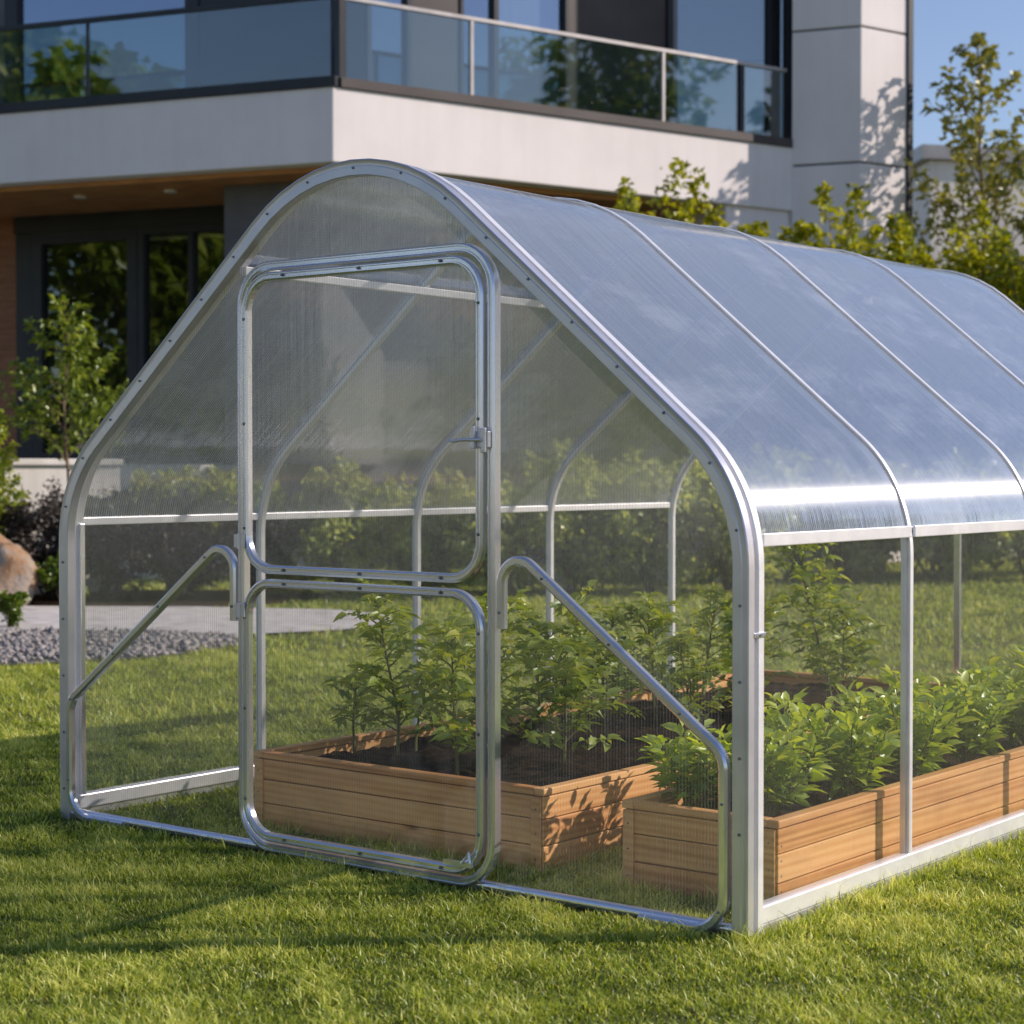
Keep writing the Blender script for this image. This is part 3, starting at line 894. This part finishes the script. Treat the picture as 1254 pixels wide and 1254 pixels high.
def veg(x, y, h, label, spread=.20, seed=0, leaf=.072, nodes=12, lean=(0, 0), bare=.2, group='tall leafy plants in the wide raised bed'):
    rnd = np.random.default_rng(seed + 900)
    loc = (x, y, ZS - .02)
    o = thing('vegetable_plant', label, 'plant', loc, group)
    st = MB(); P = []; D = []; T = []; Ls = []
    k = 8; base = np.array(loc); spine = [base]; d = np.array([lean[0], lean[1], 1.0])
    for i in range(k):
        d = d + rnd.normal(0, .07, 3); d[2] = max(d[2], .7); d /= np.linalg.norm(d)
        spine.append(spine[-1] + d * h / k)
    spine = np.array(spine)
    st.tube(spine, [.0075 * (1 - .7 * i / k) for i in range(k + 1)], 6)
    for b in range(nodes):
        t = bare + (1 - bare) * (b + .4) / nodes
        fi = t * k; i0 = min(int(fi), k - 1); p0 = spine[i0] + (spine[i0 + 1] - spine[i0]) * (fi - i0)
        az = b * 2.3999 + rnd.uniform(-.5, .5); q = (t - bare) / (1 - bare)
        ln = spread * (1.05 - .55 * q) * rnd.uniform(.7, 1.2)
        e = R(rnd.uniform(25, 60)); pts = [p0]; d = unit(az, e)
        for j in range(5):
            d = d + np.array([rnd.normal(0, .1), rnd.normal(0, .1), -.09 + rnd.normal(0, .07)]); d /= np.linalg.norm(d)
            pts.append(pts[-1] + d * ln / 5)
        pts = np.array(pts)
        st.tube(pts, [.0036 * (1 - .65 * j / 5) for j in range(6)], 4)
        pairs = 4 + int(rnd.uniform(0, 2))
        for j in range(pairs + 1):
            s_ = (1.5 + 3.5 * j / pairs); i1 = min(int(s_), 4); pp = pts[i1] + (pts[i1 + 1] - pts[i1]) * (s_ - i1)
            bd = pts[i1 + 1] - pts[i1]; bd /= np.linalg.norm(bd); sd = np.cross(bd, [0, 0, 1]); sd /= np.linalg.norm(sd) + 1e-6
            tn = np.clip(rnd.normal(.42 + .25 * q, .16), 0, 1)
            if j == pairs:
                P.append(pp); D.append(bd + rnd.normal(0, .2, 3)); T.append(tn); Ls.append(leaf * rnd.uniform(.9, 1.35))
            for sg in (1, -1):
                P.append(pp + rnd.normal(0, .006, 3)); D.append(bd * .45 + sd * sg * .9 + rnd.normal(0, .25, 3) + np.array([0, 0, .12])); T.append(tn + rnd.normal(0, .08)); Ls.append(leaf * rnd.uniform(.6, 1.15))
    for j in range(12):
        P.append(spine[-1] + rnd.normal(0, .012, 3)); D.append(np.array([0, 0, .7]) + rnd.normal(0, .7, 3)); T.append(rnd.normal(.8, .15)); Ls.append(leaf * rnd.uniform(.5, .9))
    st.build('stem', M['stem'], o, smooth=60)
    Ls = np.array(Ls)
    leaf_object('foliage', M['veg'], o, P, D, Ls, Ls * .52, loc, np.clip(T, 0, 1), 2, fold=.22, droop=.28, upbias=.7)
    return o


# (x, y, height, spread, nodes, leaf, label)
VEG = [
    (-.74, .78, .30, .13, 9, .055, 'small sparse plant at the front left corner of the wide bed'),
    (-.60, .98, .33, .13, 8, .055, 'small bare stemmed plant just left of the tall staked plant'),
    (-.50, .76, .62, .22, 19, .075, 'tallest leafy plant behind the left half of the lower door'),
    (-.26, .96, .60, .21, 18, .075, 'tall bushy plant between the two front plants behind the lower door'),
    (-.12, .66, .52, .20, 18, .078, 'leafy plant with reddish stem just left of the door post'),
    (-.34, 1.42, .52, .20, 15, .070, 'pale green plant partly hidden by the right door post'),
    (.08, 1.03, .46, .22, 20, .080, 'broad leafy plant nearest the front right corner of the wide bed'),
    (-.16, 1.66, .58, .20, 16, .070, 'tall yellow tipped plant behind the broad front right plant'),
    (-.50, 2.08, .48, .20, 14, .070, 'plant half hidden behind the broad front right plant'),
    (.14, 1.82, .42, .20, 15, .072, 'mid row plant under the sloping right brace'),
    (-.31, 2.24, .52, .21, 16, .072, 'mid row plant left of the sloping brace above dark soil'),
    (-.05, 2.56, .50, .22, 16, .074, 'leafy mid row plant beside the right corner post'),
    (-.58, 3.02, .50, .22, 15, .074, 'back row plant nearest the left wall'),
    (.02, 3.22, .80, .24, 22, .080, 'very tall staked plant seen through the side wall left of the second rib'),
    (.22, 2.95, .48, .20, 15, .072, 'low leafy plant at the foot of the very tall one'),
]
for i, (x, y, h, sp, nn, lf, lab) in enumerate(VEG):
    veg(x, y, h, lab, sp, i, lf * .92, int(nn * 1.6), lean=(rng.uniform(-.08, .08), rng.uniform(-.08, .08)), bare=.12 if h > .4 else .35)


def bush(x, y, h, r, label, seed, n=360, leaf=.070):
    rnd = np.random.default_rng(seed + 400); loc = (x, y, ZS - .02)
    o = thing('bush_plant', label, 'plant', loc, 'low bushes in the narrow raised bed')
    st = MB(); base = np.array(loc); P = []; D = []; T = []; Ls = []
    for s in range(9):
        az = s * 2.4 + rnd.uniform(-.3, .3); e = R(rnd.uniform(48, 86)); d = unit(az, e); pts = [base + rnd.normal(0, .006, 3) * np.array([1, 1, 0])]
        ln = h * rnd.uniform(.8, 1.06)
        for j in range(6):
            d = d + rnd.normal(0, .09, 3) + np.array([0, 0, .03]); d /= np.linalg.norm(d); pts.append(pts[-1] + d * ln / 6)
        pts = np.array(pts); st.tube(pts, [.0055 * (1 - .7 * j / 6) for j in range(7)], 5)
        m = n // 9
        for j in range(m):
            s_ = (.22 + .80 * (j + rnd.uniform(0, 1)) / m) * 6; i1 = min(int(s_), 5); q = s_ / 6
            pp = pts[i1] + (pts[i1 + 1] - pts[i1]) * (s_ - i1); bd = pts[i1 + 1] - pts[i1]; bd /= np.linalg.norm(bd)
            a2 = j * 2.4 + rnd.uniform(-.4, .4)
            out = unit(a2, R(rnd.uniform(0, 35)))
            pet = out * rnd.uniform(.01, .06) * (r / .2)
            P.append(pp + pet); D.append(out + bd * .5 * q + rnd.normal(0, .2, 3)); T.append(rnd.normal(.32 + .32 * q, .16)); Ls.append(leaf * rnd.uniform(.6, 1.2) * (1.1 - .35 * max(0, q - .7)))
    st.build('stem', M['stem'], o, smooth=60)
    Ls = np.array(Ls)
    leaf_object('foliage', M['pepper'], o, P, D, Ls, Ls * .44, loc, np.clip(T, 0, 1), 2, fold=.20, droop=.22, upbias=.75)
    return o


BUSH = [
    (.985, .53, .30, 'low bush in the front left corner of the narrow bed, left of the corner post'),
    (1.21, .60, .33, 'low bush right behind the greenhouse corner post'),
    (1.05, .98, .36, 'bush left of centre in the first bay of the side wall'),
    (1.27, 1.02, .35, 'bright bush at the middle of the first side bay, nearest the sunlit wall'),
    (1.06, 1.42, .37, 'rear left bush beside the second rib in the narrow bed'),
    (1.27, 1.45, .36, 'bush directly behind the second rib in the side wall'),
    (1.08, 1.90, .37, 'back left bush in the second bay of the side wall'),
    (1.26, 1.96, .34, 'bush against the side wall in the second bay'),
    (1.10, 2.40, .37, 'back bush near the right edge of the picture in the narrow bed'),
    (1.27, 2.50, .35, 'last bush along the side wall at the right edge of the picture'),
    (1.12, 2.95, .36, 'farther bush behind the others deep in the narrow bed'),
    (1.14, 3.50, .36, 'farthest bush at the rear end of the narrow bed'),
]
for i, (x, y, h, lab) in enumerate(BUSH):
    bush(x, y, h * .90, .20, lab, i)

# ================================================================== HOUSE
C = np.array([-2.10, 22.0]); EL = np.array([-.932, .362]); ER = np.array([.82, .572]); NL = np.array([.362, .932]); NR = np.array([-.572, .82])


def inset(a, b): return C + np.linalg.solve(np.array([NL, NR]), [a, b])


house = thing('modern_house', 'modern two storey villa in off white render with wraparound glass balcony', 'house', S(C[0], C[1] + 4))


def hw(p): return S(p[0], p[1])[:2]


def hprism(mb, pts, z0, z1): return mb.prism([hw(p) for p in pts], z0, z1)


def slab_on(P0, e, nin, s0, s1, t0, t1, z0, z1, mb=None):
    """a slab lying along a facade line: from s0 to s1 along e, from t0 to t1 inwards"""
    mb = mb or MB()
    return hprism(mb, [P0 + e * s0 + nin * t0, P0 + e * s1 + nin * t0, P0 + e * s1 + nin * t1, P0 + e * s0 + nin * t1], z0, z1)


LL = C + EL * 12; RR = C + ER * 7.32
hprism(MB(), [C, RR + ER * .12, RR + ER * .12 + NR * 7, LL + NL * 9, LL], 4.92, 5.80).build('balcony_slab', M['stucco'], house, bevel=.015)
ci = inset(-.03, -.03); co = ci
slab_on(C, EL, NL, -.05, 12, -.035, .25, 5.803, 5.92).build('balcony_edge', M['dark_metal'], house)
slab_on(C, ER, NR, .10, 7.3, -.035, .25, 5.803, 5.915).build('balcony_edge', M['brown_metal'], house)
# balustrade
rl = slab_on(C, EL, NL, .05, 12, .08, .15, 6.86, 6.915).build('handrail', M['dark_metal'], house)
rl2 = slab_on(C, ER, NR, .12, 7.3, .08, .15, 6.86, 6.905).build('handrail', M['rail_metal'], house)
for a, b in ((.08, 3.42), (3.46, 5.6), (5.64, 8.0), (8.04, 10.5)):
    slab_on(C, EL, NL, a, b, .105, .122, 5.925, 6.858).build('balustrade_glass', M['rail_glass'], house)
for a, b in ((.24, 1.99), (2.04, 5.05), (5.10, 6.42), (6.50, 7.28)):
    slab_on(C, ER, NR, a, b, .105, .122, 5.92, 6.858).build('balustrade_glass', M['rail_glass'], house)
slab_on(C, EL, NL, 3.425, 3.455, .09, .135, 5.925, 6.858).build('rail_post', M['dark_metal'], house)
slab_on(C, ER, NR, .13, .22, .06, .17, 5.92, 6.858).build('rail_post', M['dark_metal'], house)
for s in (2.0, 5.06): slab_on(C, ER, NR, s, s + .045, .085, .14, 5.92, 6.858).build('rail_post', M['rail_metal'], house)
slab_on(C, ER, NR, 6.43, 6.50, .07, .16, 5.92, 6.858).build('rail_post', M['dark_metal'], house)

# upper storey
U = inset(1.6, 1.2)
WZ0, WZ1 = 5.80, 9.2


def wallpart(P0, e, nin, s0, s1, z0, z1, mat, t0=0, t1=.3, name='wall'):
    return slab_on(P0, e, nin, s0, s1, t0, t1, z0, z1).build(name, mat, house)


def window(P0, e, nin, s0, s1, z0, z1, fw=.09, mull=(), name='window', glass='window_glass'):
    mb = MB()
    slab_on(P0, e, nin, s0, s0 + fw, -.02, .14, z0, z1, mb); slab_on(P0, e, nin, s1 - fw, s1, -.02, .14, z0, z1, mb)
    slab_on(P0, e, nin, s0 + fw, s1 - fw, -.018, .138, z0, z0 + fw, mb); slab_on(P0, e, nin, s0 + fw, s1 - fw, -.018, .138, z1 - fw, z1, mb)
    for m_ in mull: slab_on(P0, e, nin, m_ - .035, m_ + .035, -.016, .136, z0 + fw, z1 - fw, mb)
    w = mb.build(name, M['dark_metal'], house)
    edges = [s0 + fw] + [q for m_ in mull for q in (m_ - .035, m_ + .035)] + [s1 - fw]
    for a, b in zip(edges[::2], edges[1::2]):
        A = P0 + e * a + nin * .06; B = P0 + e * b + nin * .06
        a3 = hw(A); b3 = hw(B)
        MB().add([(a3[0], a3[1], z0 + fw), (b3[0], b3[1], z0 + fw), (b3[0], b3[1], z1 - fw), (a3[0], a3[1], z1 - fw)], [(0, 1, 2, 3)]).build('pane', M[glass], w)
    return w


wallpart(U, EL, NL, 0, 2.36, WZ0, WZ1, M['dark_metal'])
window(U, EL, NL, 2.37, 5.39, WZ0 + .02, WZ1 - .1, .20)
wallpart(U, EL, NL, 5.40, 6.3, WZ0, WZ1, M['stucco_grey'])
window(U, EL, NL, 6.31, 9.0, WZ0 + .02, WZ1 - .1, .14, (7.6,))
window(U, ER, NR, .05, .70, WZ0 + .02, WZ1 - .1, .06)
wallpart(U, ER, NR, .71, 1.44, WZ0, WZ1, M['brown_metal'])
window(U, ER, NR, 1.45, 3.20, WZ0 + .02, WZ1 - .1, .05, (2.02,))
wallpart(U, ER, NR, 2.08, 3.14, WZ0 + .08, WZ1 - .2, M['curtain'], .16, .20, 'window_blind')
wallpart(U, ER, NR, 3.21, 4.08, WZ0, WZ1, M['brown_metal'])
wallpart(U, ER, NR, 4.09, 4.93, WZ0, WZ1, M['brown_metal'], .02, .3)
window(U, ER, NR, 4.94, 7.00, WZ0 + .02, WZ1 - .1, .10, ())
window(U, ER, NR, 7.01, 7.34, WZ0 + .02, WZ1 - .1, .07, ())
# dim room behind the upper glazing and the roof over it
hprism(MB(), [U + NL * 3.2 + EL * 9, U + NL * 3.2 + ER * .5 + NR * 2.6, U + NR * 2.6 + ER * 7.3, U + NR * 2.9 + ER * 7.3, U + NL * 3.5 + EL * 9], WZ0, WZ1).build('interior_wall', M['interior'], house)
hprism(MB(), [inset(.9, .7), inset(.9, .7) + ER * 7.2, inset(.9, .7) + ER * 7.2 + NR * 6, inset(.9, .7) + EL * 11 + NL * 8, inset(.9, .7) + EL * 11], WZ1 + .002, WZ1 + .5).build('roof', M['stucco'], house)

slab_on(C, ER, NR, 6.15, 7.5, .06, 1.6, -.1, 4.917).build('wall', M['stucco'], house)
# corner tower on the right
T0 = RR; T1 = T0 - EL * .961; T2 = T1 + ER * .90
tz = [-.2, 5.53, 5.56, 7.39, 7.42, 11.0]
for a, b in ((0, 1), (2, 3), (4, 5)):
    hprism(MB(), [T0, T1, T2, T2 + NR * 2.1, T0 + np.array([.31, 1.75])], tz[a], tz[b]).build('tower_block', M['stucco'], house, bevel=.012)
q = .02
hprism(MB(), [T0 + np.array([q, q]), T1 + (NL + NR) * q, T2 + NR * q, T2 + NR * 2.0, T0 + np.array([.33, 1.7])], -.1, 10.9).build('joint_core', M['stucco_grey'], house)
slab_on(T2, ER, NR, .005, .10, -.03, .12, -.1, 11).build('downpipe', M['dark_metal'], house)
slab_on(T2, ER, NR, .11, .17, .04, .14, -.1, 11).build('downpipe', M['rail_metal'], house)

# lower storey under the balcony
Gd = inset(2.3, 2.0)
hprism(MB(), [inset(.25, .25) + EL * .1, inset(.25, .25) + ER * 6.8, Gd + ER * 7, Gd, Gd + EL * 10.5, inset(.25, .25) + EL * 10.8], 4.86, 4.917).build('soffit', M['wood_dark'], house)
for s, t in ((1.75 + 1.0, .9), (1.75 + 2.35, .9), (1.75 - .4, .9), (5.9, .9)):
    p = hw(C + EL * s + NL * t)
    MB().tube([(p[0], p[1], 4.83), (p[0], p[1], 4.858)], .085, 16).build('downlight', M['lamp_white'], house, smooth=40)
GZ0, GZ1 = 1.38, 4.858
wallpart(Gd, EL, NL, -.3, 1.05, GZ0, GZ1, M['stucco_grey'], -1.5, .3, 'column')
wallpart(Gd, EL, NL, 1.06, 5.3, 4.62, GZ1, M['dark_metal'], 0, .3, 'lintel')
window(Gd, EL, NL, 1.06, 3.26, GZ0 + .02, 4.615, .10, (2.43,), 'patio_door', 'patio_glass')
window(Gd, EL, NL, 3.27, 4.98, GZ0 + .02, 4.615, .16, (), 'patio_door', 'patio_glass')
wallpart(Gd, EL, NL, 4.99, 5.25, GZ0, GZ1 - .25, M['dark_metal'], -.01, .3, 'door_jamb')
wallpart(Gd, EL, NL, 5.26, 10, GZ0, GZ1, M['timber'], 0, .3, 'timber_wall')
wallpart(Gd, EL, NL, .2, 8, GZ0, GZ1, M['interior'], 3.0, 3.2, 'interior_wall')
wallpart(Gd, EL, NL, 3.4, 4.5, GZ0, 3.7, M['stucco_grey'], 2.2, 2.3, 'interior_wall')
wallpart(Gd, ER, NR, 0, 7.2, -.1, GZ1, M['stucco_grey'], 0, .3)
hprism(MB(), [inset(-.6, 1.2) + ER * .2, inset(4, 4) + ER * 1, inset(4, 4) + EL * 10, inset(-.6, -.6) + EL * 10.8], -.1, 1.375).build('terrace', M['concrete_white'], house)

# pale garden wall in front of the terrace
tw = MB(); hprism(tw, [(-8.0, 17.4), (-4.2, 20.05), (-4.34, 20.25), (-8.14, 17.6)], -.05, 1.36)
cp = MB(); hprism(cp, [(-7.98, 17.36), (-4.16, 20.03), (-4.34, 20.29), (-8.18, 17.62)], 1.362, 1.43)
wroot = thing('garden_wall', 'low white garden wall behind the shrubs on the left', 'wall', S(-5.4, 20.0))
tw.build('wall_body', M['concrete_white'], wroot, bevel=.01); cp.build('coping', M['concrete_white'], wroot, bevel=.01)

# neighbouring building far off on the right
nb = thing('neighbour_building', 'pale flat roofed building far behind the right hand trees', 'building', S(10.5, 42))
hprism(MB(), [(8.9, 40), (24, 44), (22, 52), (8.2, 48)], 0, 7.9).build('wall', M['concrete_white'], nb, bevel=.02)
hprism(MB(), [(8.7, 39.8), (24.2, 43.8), (22.2, 52.2), (8.0, 48.2)], 7.905, 8.2).build('roof', M['rail_metal'], nb)

# ================================================================== GARDEN
def boulder(loc, sx, sy, sz, label, seed=1):
    me = bpy.data.meshes.new('boulder'); bm = bmesh.new()
    bmesh.ops.create_icosphere(bm, subdivisions=5, radius=1)
    for v in bm.verts:
        p = v.co.copy()
        n1 = mnoise.noise(p * 1.1 + Vector((seed, 0, 0))); n2 = mnoise.noise(p * 3.0 + Vector((0, seed, 0))); n3 = mnoise.noise(p * 9)
        q = p * (1 + .30 * n1 + .10 * n2 + .025 * n3)
        q.z = max(q.z, -.35)
        v.co = Vector((q.x * sx, q.y * sy, (q.z + .3) * sz))
    for f in bm.faces: f.smooth = True
    bm.to_mesh(me); bm.free()
    o = link_mesh('boulder', me, M['rock'], None, loc)
    return tag(o, label, 'rock')


boulder(S(-5.03, 18.05), .43, .42, .54, 'rounded tan sandstone boulder beside the pale path')

make_tree('young_tree', 'small slender tree with layered bright leaves left of the greenhouse', 'tree', S(-4.26, 18.4, .0), 2.95, .95, M['leaf_sapling'], leaf=.095, n_br=40, per=66, cb=.44, shape='cone', tr=.026, el=(15, 48), seed=3, twig=.15, base_tint=.45, wid=.42)
make_tree('shrub', 'feathery pale green shrub at the left edge before the white wall', 'shrub', S(-5.25, 18.7), 1.85, .62, M['leaf_young'], leaf=.07, n_br=44, per=90, cb=.08, shape='cone', tr=.02, seed=4, twig=.3, base_tint=.65)
for i, (u, d, h, r, lab) in enumerate([(-5.3, 18.6, 1.0, .6, 'grey purple heather behind the boulder'), (-4.65, 18.75, 1.12, .6, 'dusky heather between the boulder and the slender tree'), (-4.05, 18.8, 1.12, .6, 'dusky heather behind the left post of the greenhouse'), (-3.4, 18.8, 1.1, .6, 'dusky heather seen through the left gable sheet'), (-2.7, 18.9, 1.0, .6, 'dusky heather low behind the left door post')]):
    make_tree('heather', lab, 'shrub', S(u, d), h, r * 1.15, M['heather'], leaf=.055, n_br=70, per=80, cb=.02, shape='ball', tr=.012, stems=9, group='heather along the white wall', seed=20 + i, twig=.45, el=(5, 60))
make_tree('perennial', 'bright green perennial clump just right of the boulder', 'plant', S(-4.35, 18.1), .42, .34, M['leaf_bright'], leaf=.07, n_br=30, per=40, cb=.05, shape='ball', tr=.008, stems=6, seed=31, el=(35, 75))
make_tree('perennial', 'small round plant on the gravel edge before the boulder', 'plant', S(-4.15, 15.45), .27, .20, M['leaf_bright'], leaf=.05, n_br=30, per=34, cb=.05, shape='ball', tr=.006, stems=6, seed=32, el=(35, 75), base_tint=.35)
make_tree('perennial', 'low green clump by the left edge at the foot of the feathery shrub', 'plant', S(-5.1, 17.5), .35, .3, M['leaf_bright'], leaf=.06, n_br=24, per=34, cb=.05, shape='ball', tr=.006, stems=5, seed=33, el=(35, 75), base_tint=.4)

mid = [(-3.45, 19.6, 1.25, .85, 'dark shrub behind the left gable sheet beside the heather'), (-2.6, 19.7, 1.15, .85, 'dark shrub behind the left jamb of the greenhouse door'), (-1.8, 19.4, 1.3, .85, 'dark shrub behind the upper door, left of its middle'), (-1.0, 19.6, 1.2, .8, 'dark shrub in the middle behind the upper door'), (-.2, 19.4, 1.3, .85, 'dark shrub behind the right half of the upper door'),
       (.6, 19.6, 1.45, .9, 'dark shrub behind the right door post'), (1.45, 19.8, 1.35, .9, 'dark shrub behind the right gable sheet'), (2.3, 20.0, 1.4, .95, 'dark shrub behind the greenhouse corner post')]
for i, (u, d, h, r, lab) in enumerate(mid):
    make_tree('shrub', lab, 'shrub', S(u, d), h, r, M['leaf_mid'], leaf=.105, n_br=64, per=70, cb=.02, shape='ball', tr=.02, stems=8, group='dark shrubs seen through the greenhouse', seed=40 + i, twig=.42, el=(5, 65))

low = [(1.6, 21.6, 1.3, .95, 'low green shrub behind the lawn left of the greenhouse corner post'), (2.7, 21.7, 1.45, 1.0, 'low green shrub behind the lawn in the first side bay'), (3.9, 21.9, 1.35, 1.0, 'low green shrub behind the lawn left of the second rib'), (5.0, 22.0, 1.5, 1.0, 'low green shrub behind the lawn right of the second rib'), (6.1, 22.1, 1.4, 1.0, 'low green shrub behind the lawn by the right edge of the picture')]
for i, (u, d, h, r, lab) in enumerate(low):
    make_tree('shrub', lab, 'shrub', S(u, d), h, r, M['leaf_mid'], leaf=.12, n_br=70, per=70, cb=.02, shape='ball', tr=.02, stems=8, group='low shrubs before the golden hedge', seed=160 + i, twig=.42, el=(5, 65))

gold = [(1.75, 22.6, 4.6, 1.15, 'leftmost golden shrub peeping over the greenhouse ridge'), (2.75, 22.8, 4.55, 1.1, 'golden shrub with upright shoots below the balcony end'), (3.5, 23.0, 4.6, 1.0, 'third golden shrub from the left over the ridge, before the tower'),
        (4.6, 23.4, 4.2, 1.0, 'golden shrub at the foot of the render tower'), (5.45, 23.2, 4.25, 1.1, 'golden shrub right of the downpipe'), (6.4, 23.0, 4.25, 1.2, 'dense golden shrub near the right edge above the roof')]
for i, (u, d, h, r, lab) in enumerate(gold):
    make_tree('tall_shrub', lab, 'shrub', S(u, d), h, r, M['leaf_gold'], leaf=.145, n_br=110, per=66, cb=.02, shape='col', tr=.03, stems=10, group='golden shrubs along the house', seed=60 + i, twig=.34, el=(40, 75), base_tint=.5)

make_tree('garden_tree', 'tall slender olive leaved tree beside the tower under blue sky', 'tree', S(6.45, 26.0), 7.2, 2.3, M['leaf_olive'], leaf=.15, n_br=54, per=70, cb=.26, shape='cone', tr=.06, el=(30, 60), group='slender trees on the right', seed=80, twig=.20, base_tint=.5)
make_tree('garden_tree', 'olive leaved tree cut by the right edge of the picture', 'tree', S(7.6, 25.2), 5.6, 1.8, M['leaf_olive'], leaf=.15, n_br=50, per=75, cb=.28, shape='cone', tr=.06, el=(30, 60), group='slender trees on the right', seed=81, twig=.22, base_tint=.55)
make_tree('tall_shrub', 'dark golden shrub below the olive trees at the right edge', 'shrub', S(7.5, 23.6), 4.2, 1.1, M['leaf_gold'], leaf=.145, n_br=110, per=66, cb=.02, shape='col', tr=.03, stems=9, group='golden shrubs along the house', seed=70, twig=.34, el=(40, 75), base_tint=.4)

# trees across the garden, mirrored in the glazing
far = [(-23, 13, 11.0, 3.8, 'broad tree far to the left across the lawn, mirrored in the patio doors'), (-29, 5, 9.5, 3.6, 'tall tree far left across the lawn, mirrored in the patio doors'), (-27, -3, 9.0, 4.0, 'tree behind the left of the lawn, mirrored in the lower glazing'), (-17, -12, 13.0, 3.4, 'tree behind the viewpoint on the left, mirrored in the balcony glass'),
       (36, 14, 15.5, 5.2, 'tall tree far to the right across the lawn, mirrored in the right balcony glass'), (39, 21, 14.5, 4.8, 'round tree far right across the lawn, mirrored in the upper window')]
for i, (u, d, h, r, lab) in enumerate(far):
    make_tree('garden_tree', lab, 'tree', S(u, d), h, r, M['leaf_dark'] if i % 2 else M['leaf_young'], leaf=.55, n_br=64, per=75, cb=.06, shape='ball', tr=.16, el=(10, 60), group='trees across the lawn', seed=120 + i, twig=.35, base_tint=.4)

# ================================================================== LIGHT
EL_S = R(29)
hz = .735, .678
Lh = math.hypot(*hz)
SUN = Vector((hz[0] / Lh * math.cos(EL_S), hz[1] / Lh * math.cos(EL_S), math.sin(EL_S)))
sl = bpy.data.lights.new('sun', 'SUN'); sl.energy = 5.0; sl.angle = R(.53); sl.color = (1.0, .87, .77)
so = bpy.data.objects.new('sun', sl); col.objects.link(so); so.location = (8, 8, 12)
so.rotation_euler = SUN.to_track_quat('Z', 'Y').to_euler()
w = bpy.data.worlds.new('World'); scene.world = w; w.use_nodes = True
nt = w.node_tree; bg = nt.nodes['Background']
sky = nt.nodes.new('ShaderNodeTexSky'); sky.sky_type = 'NISHITA'; sky.sun_disc = False
sky.sun_elevation = EL_S; sky.sun_rotation = math.atan2(SUN.x, SUN.y)
sky.air_density = 1.0; sky.dust_density = 0.3; sky.ozone_density = 1.6
tn = nt.nodes.new('ShaderNodeMix'); tn.data_type = 'RGBA'; tn.blend_type = 'MULTIPLY'; tn.inputs[0].default_value = 1
tn.inputs[7].default_value = (1.0, .945, 1.05, 1)
nt.links.new(sky.outputs[0], tn.inputs[6]); nt.links.new(tn.outputs[2], bg.inputs[0]); bg.inputs[1].default_value = 0.13

# ================================================================== CAMERA
cd = bpy.data.cameras.new('camera'); cam = bpy.data.objects.new('camera', cd); col.objects.link(cam)
cd.sensor_width = 36; cd.lens = 65.74; cd.clip_end = 1000; cd.clip_start = .1
cam.location = CAM
cam.rotation_euler = (R(90 - 1.342), 0, -YAW)
cd.dof.use_dof = True; cd.dof.focus_distance = 6.3; cd.dof.aperture_fstop = 4.0
scene.camera = cam

scene.view_settings.view_transform = 'Standard'; scene.view_settings.look = 'None'; scene.view_settings.exposure = 0; scene.view_settings.gamma = 1
cy = scene.cycles
cy.transparent_max_bounces = 48; cy.max_bounces = 12; cy.diffuse_bounces = 4; cy.glossy_bounces = 5; cy.transmission_bounces = 6
cy.use_denoising = True
cy.sample_clamp_indirect = 6.0
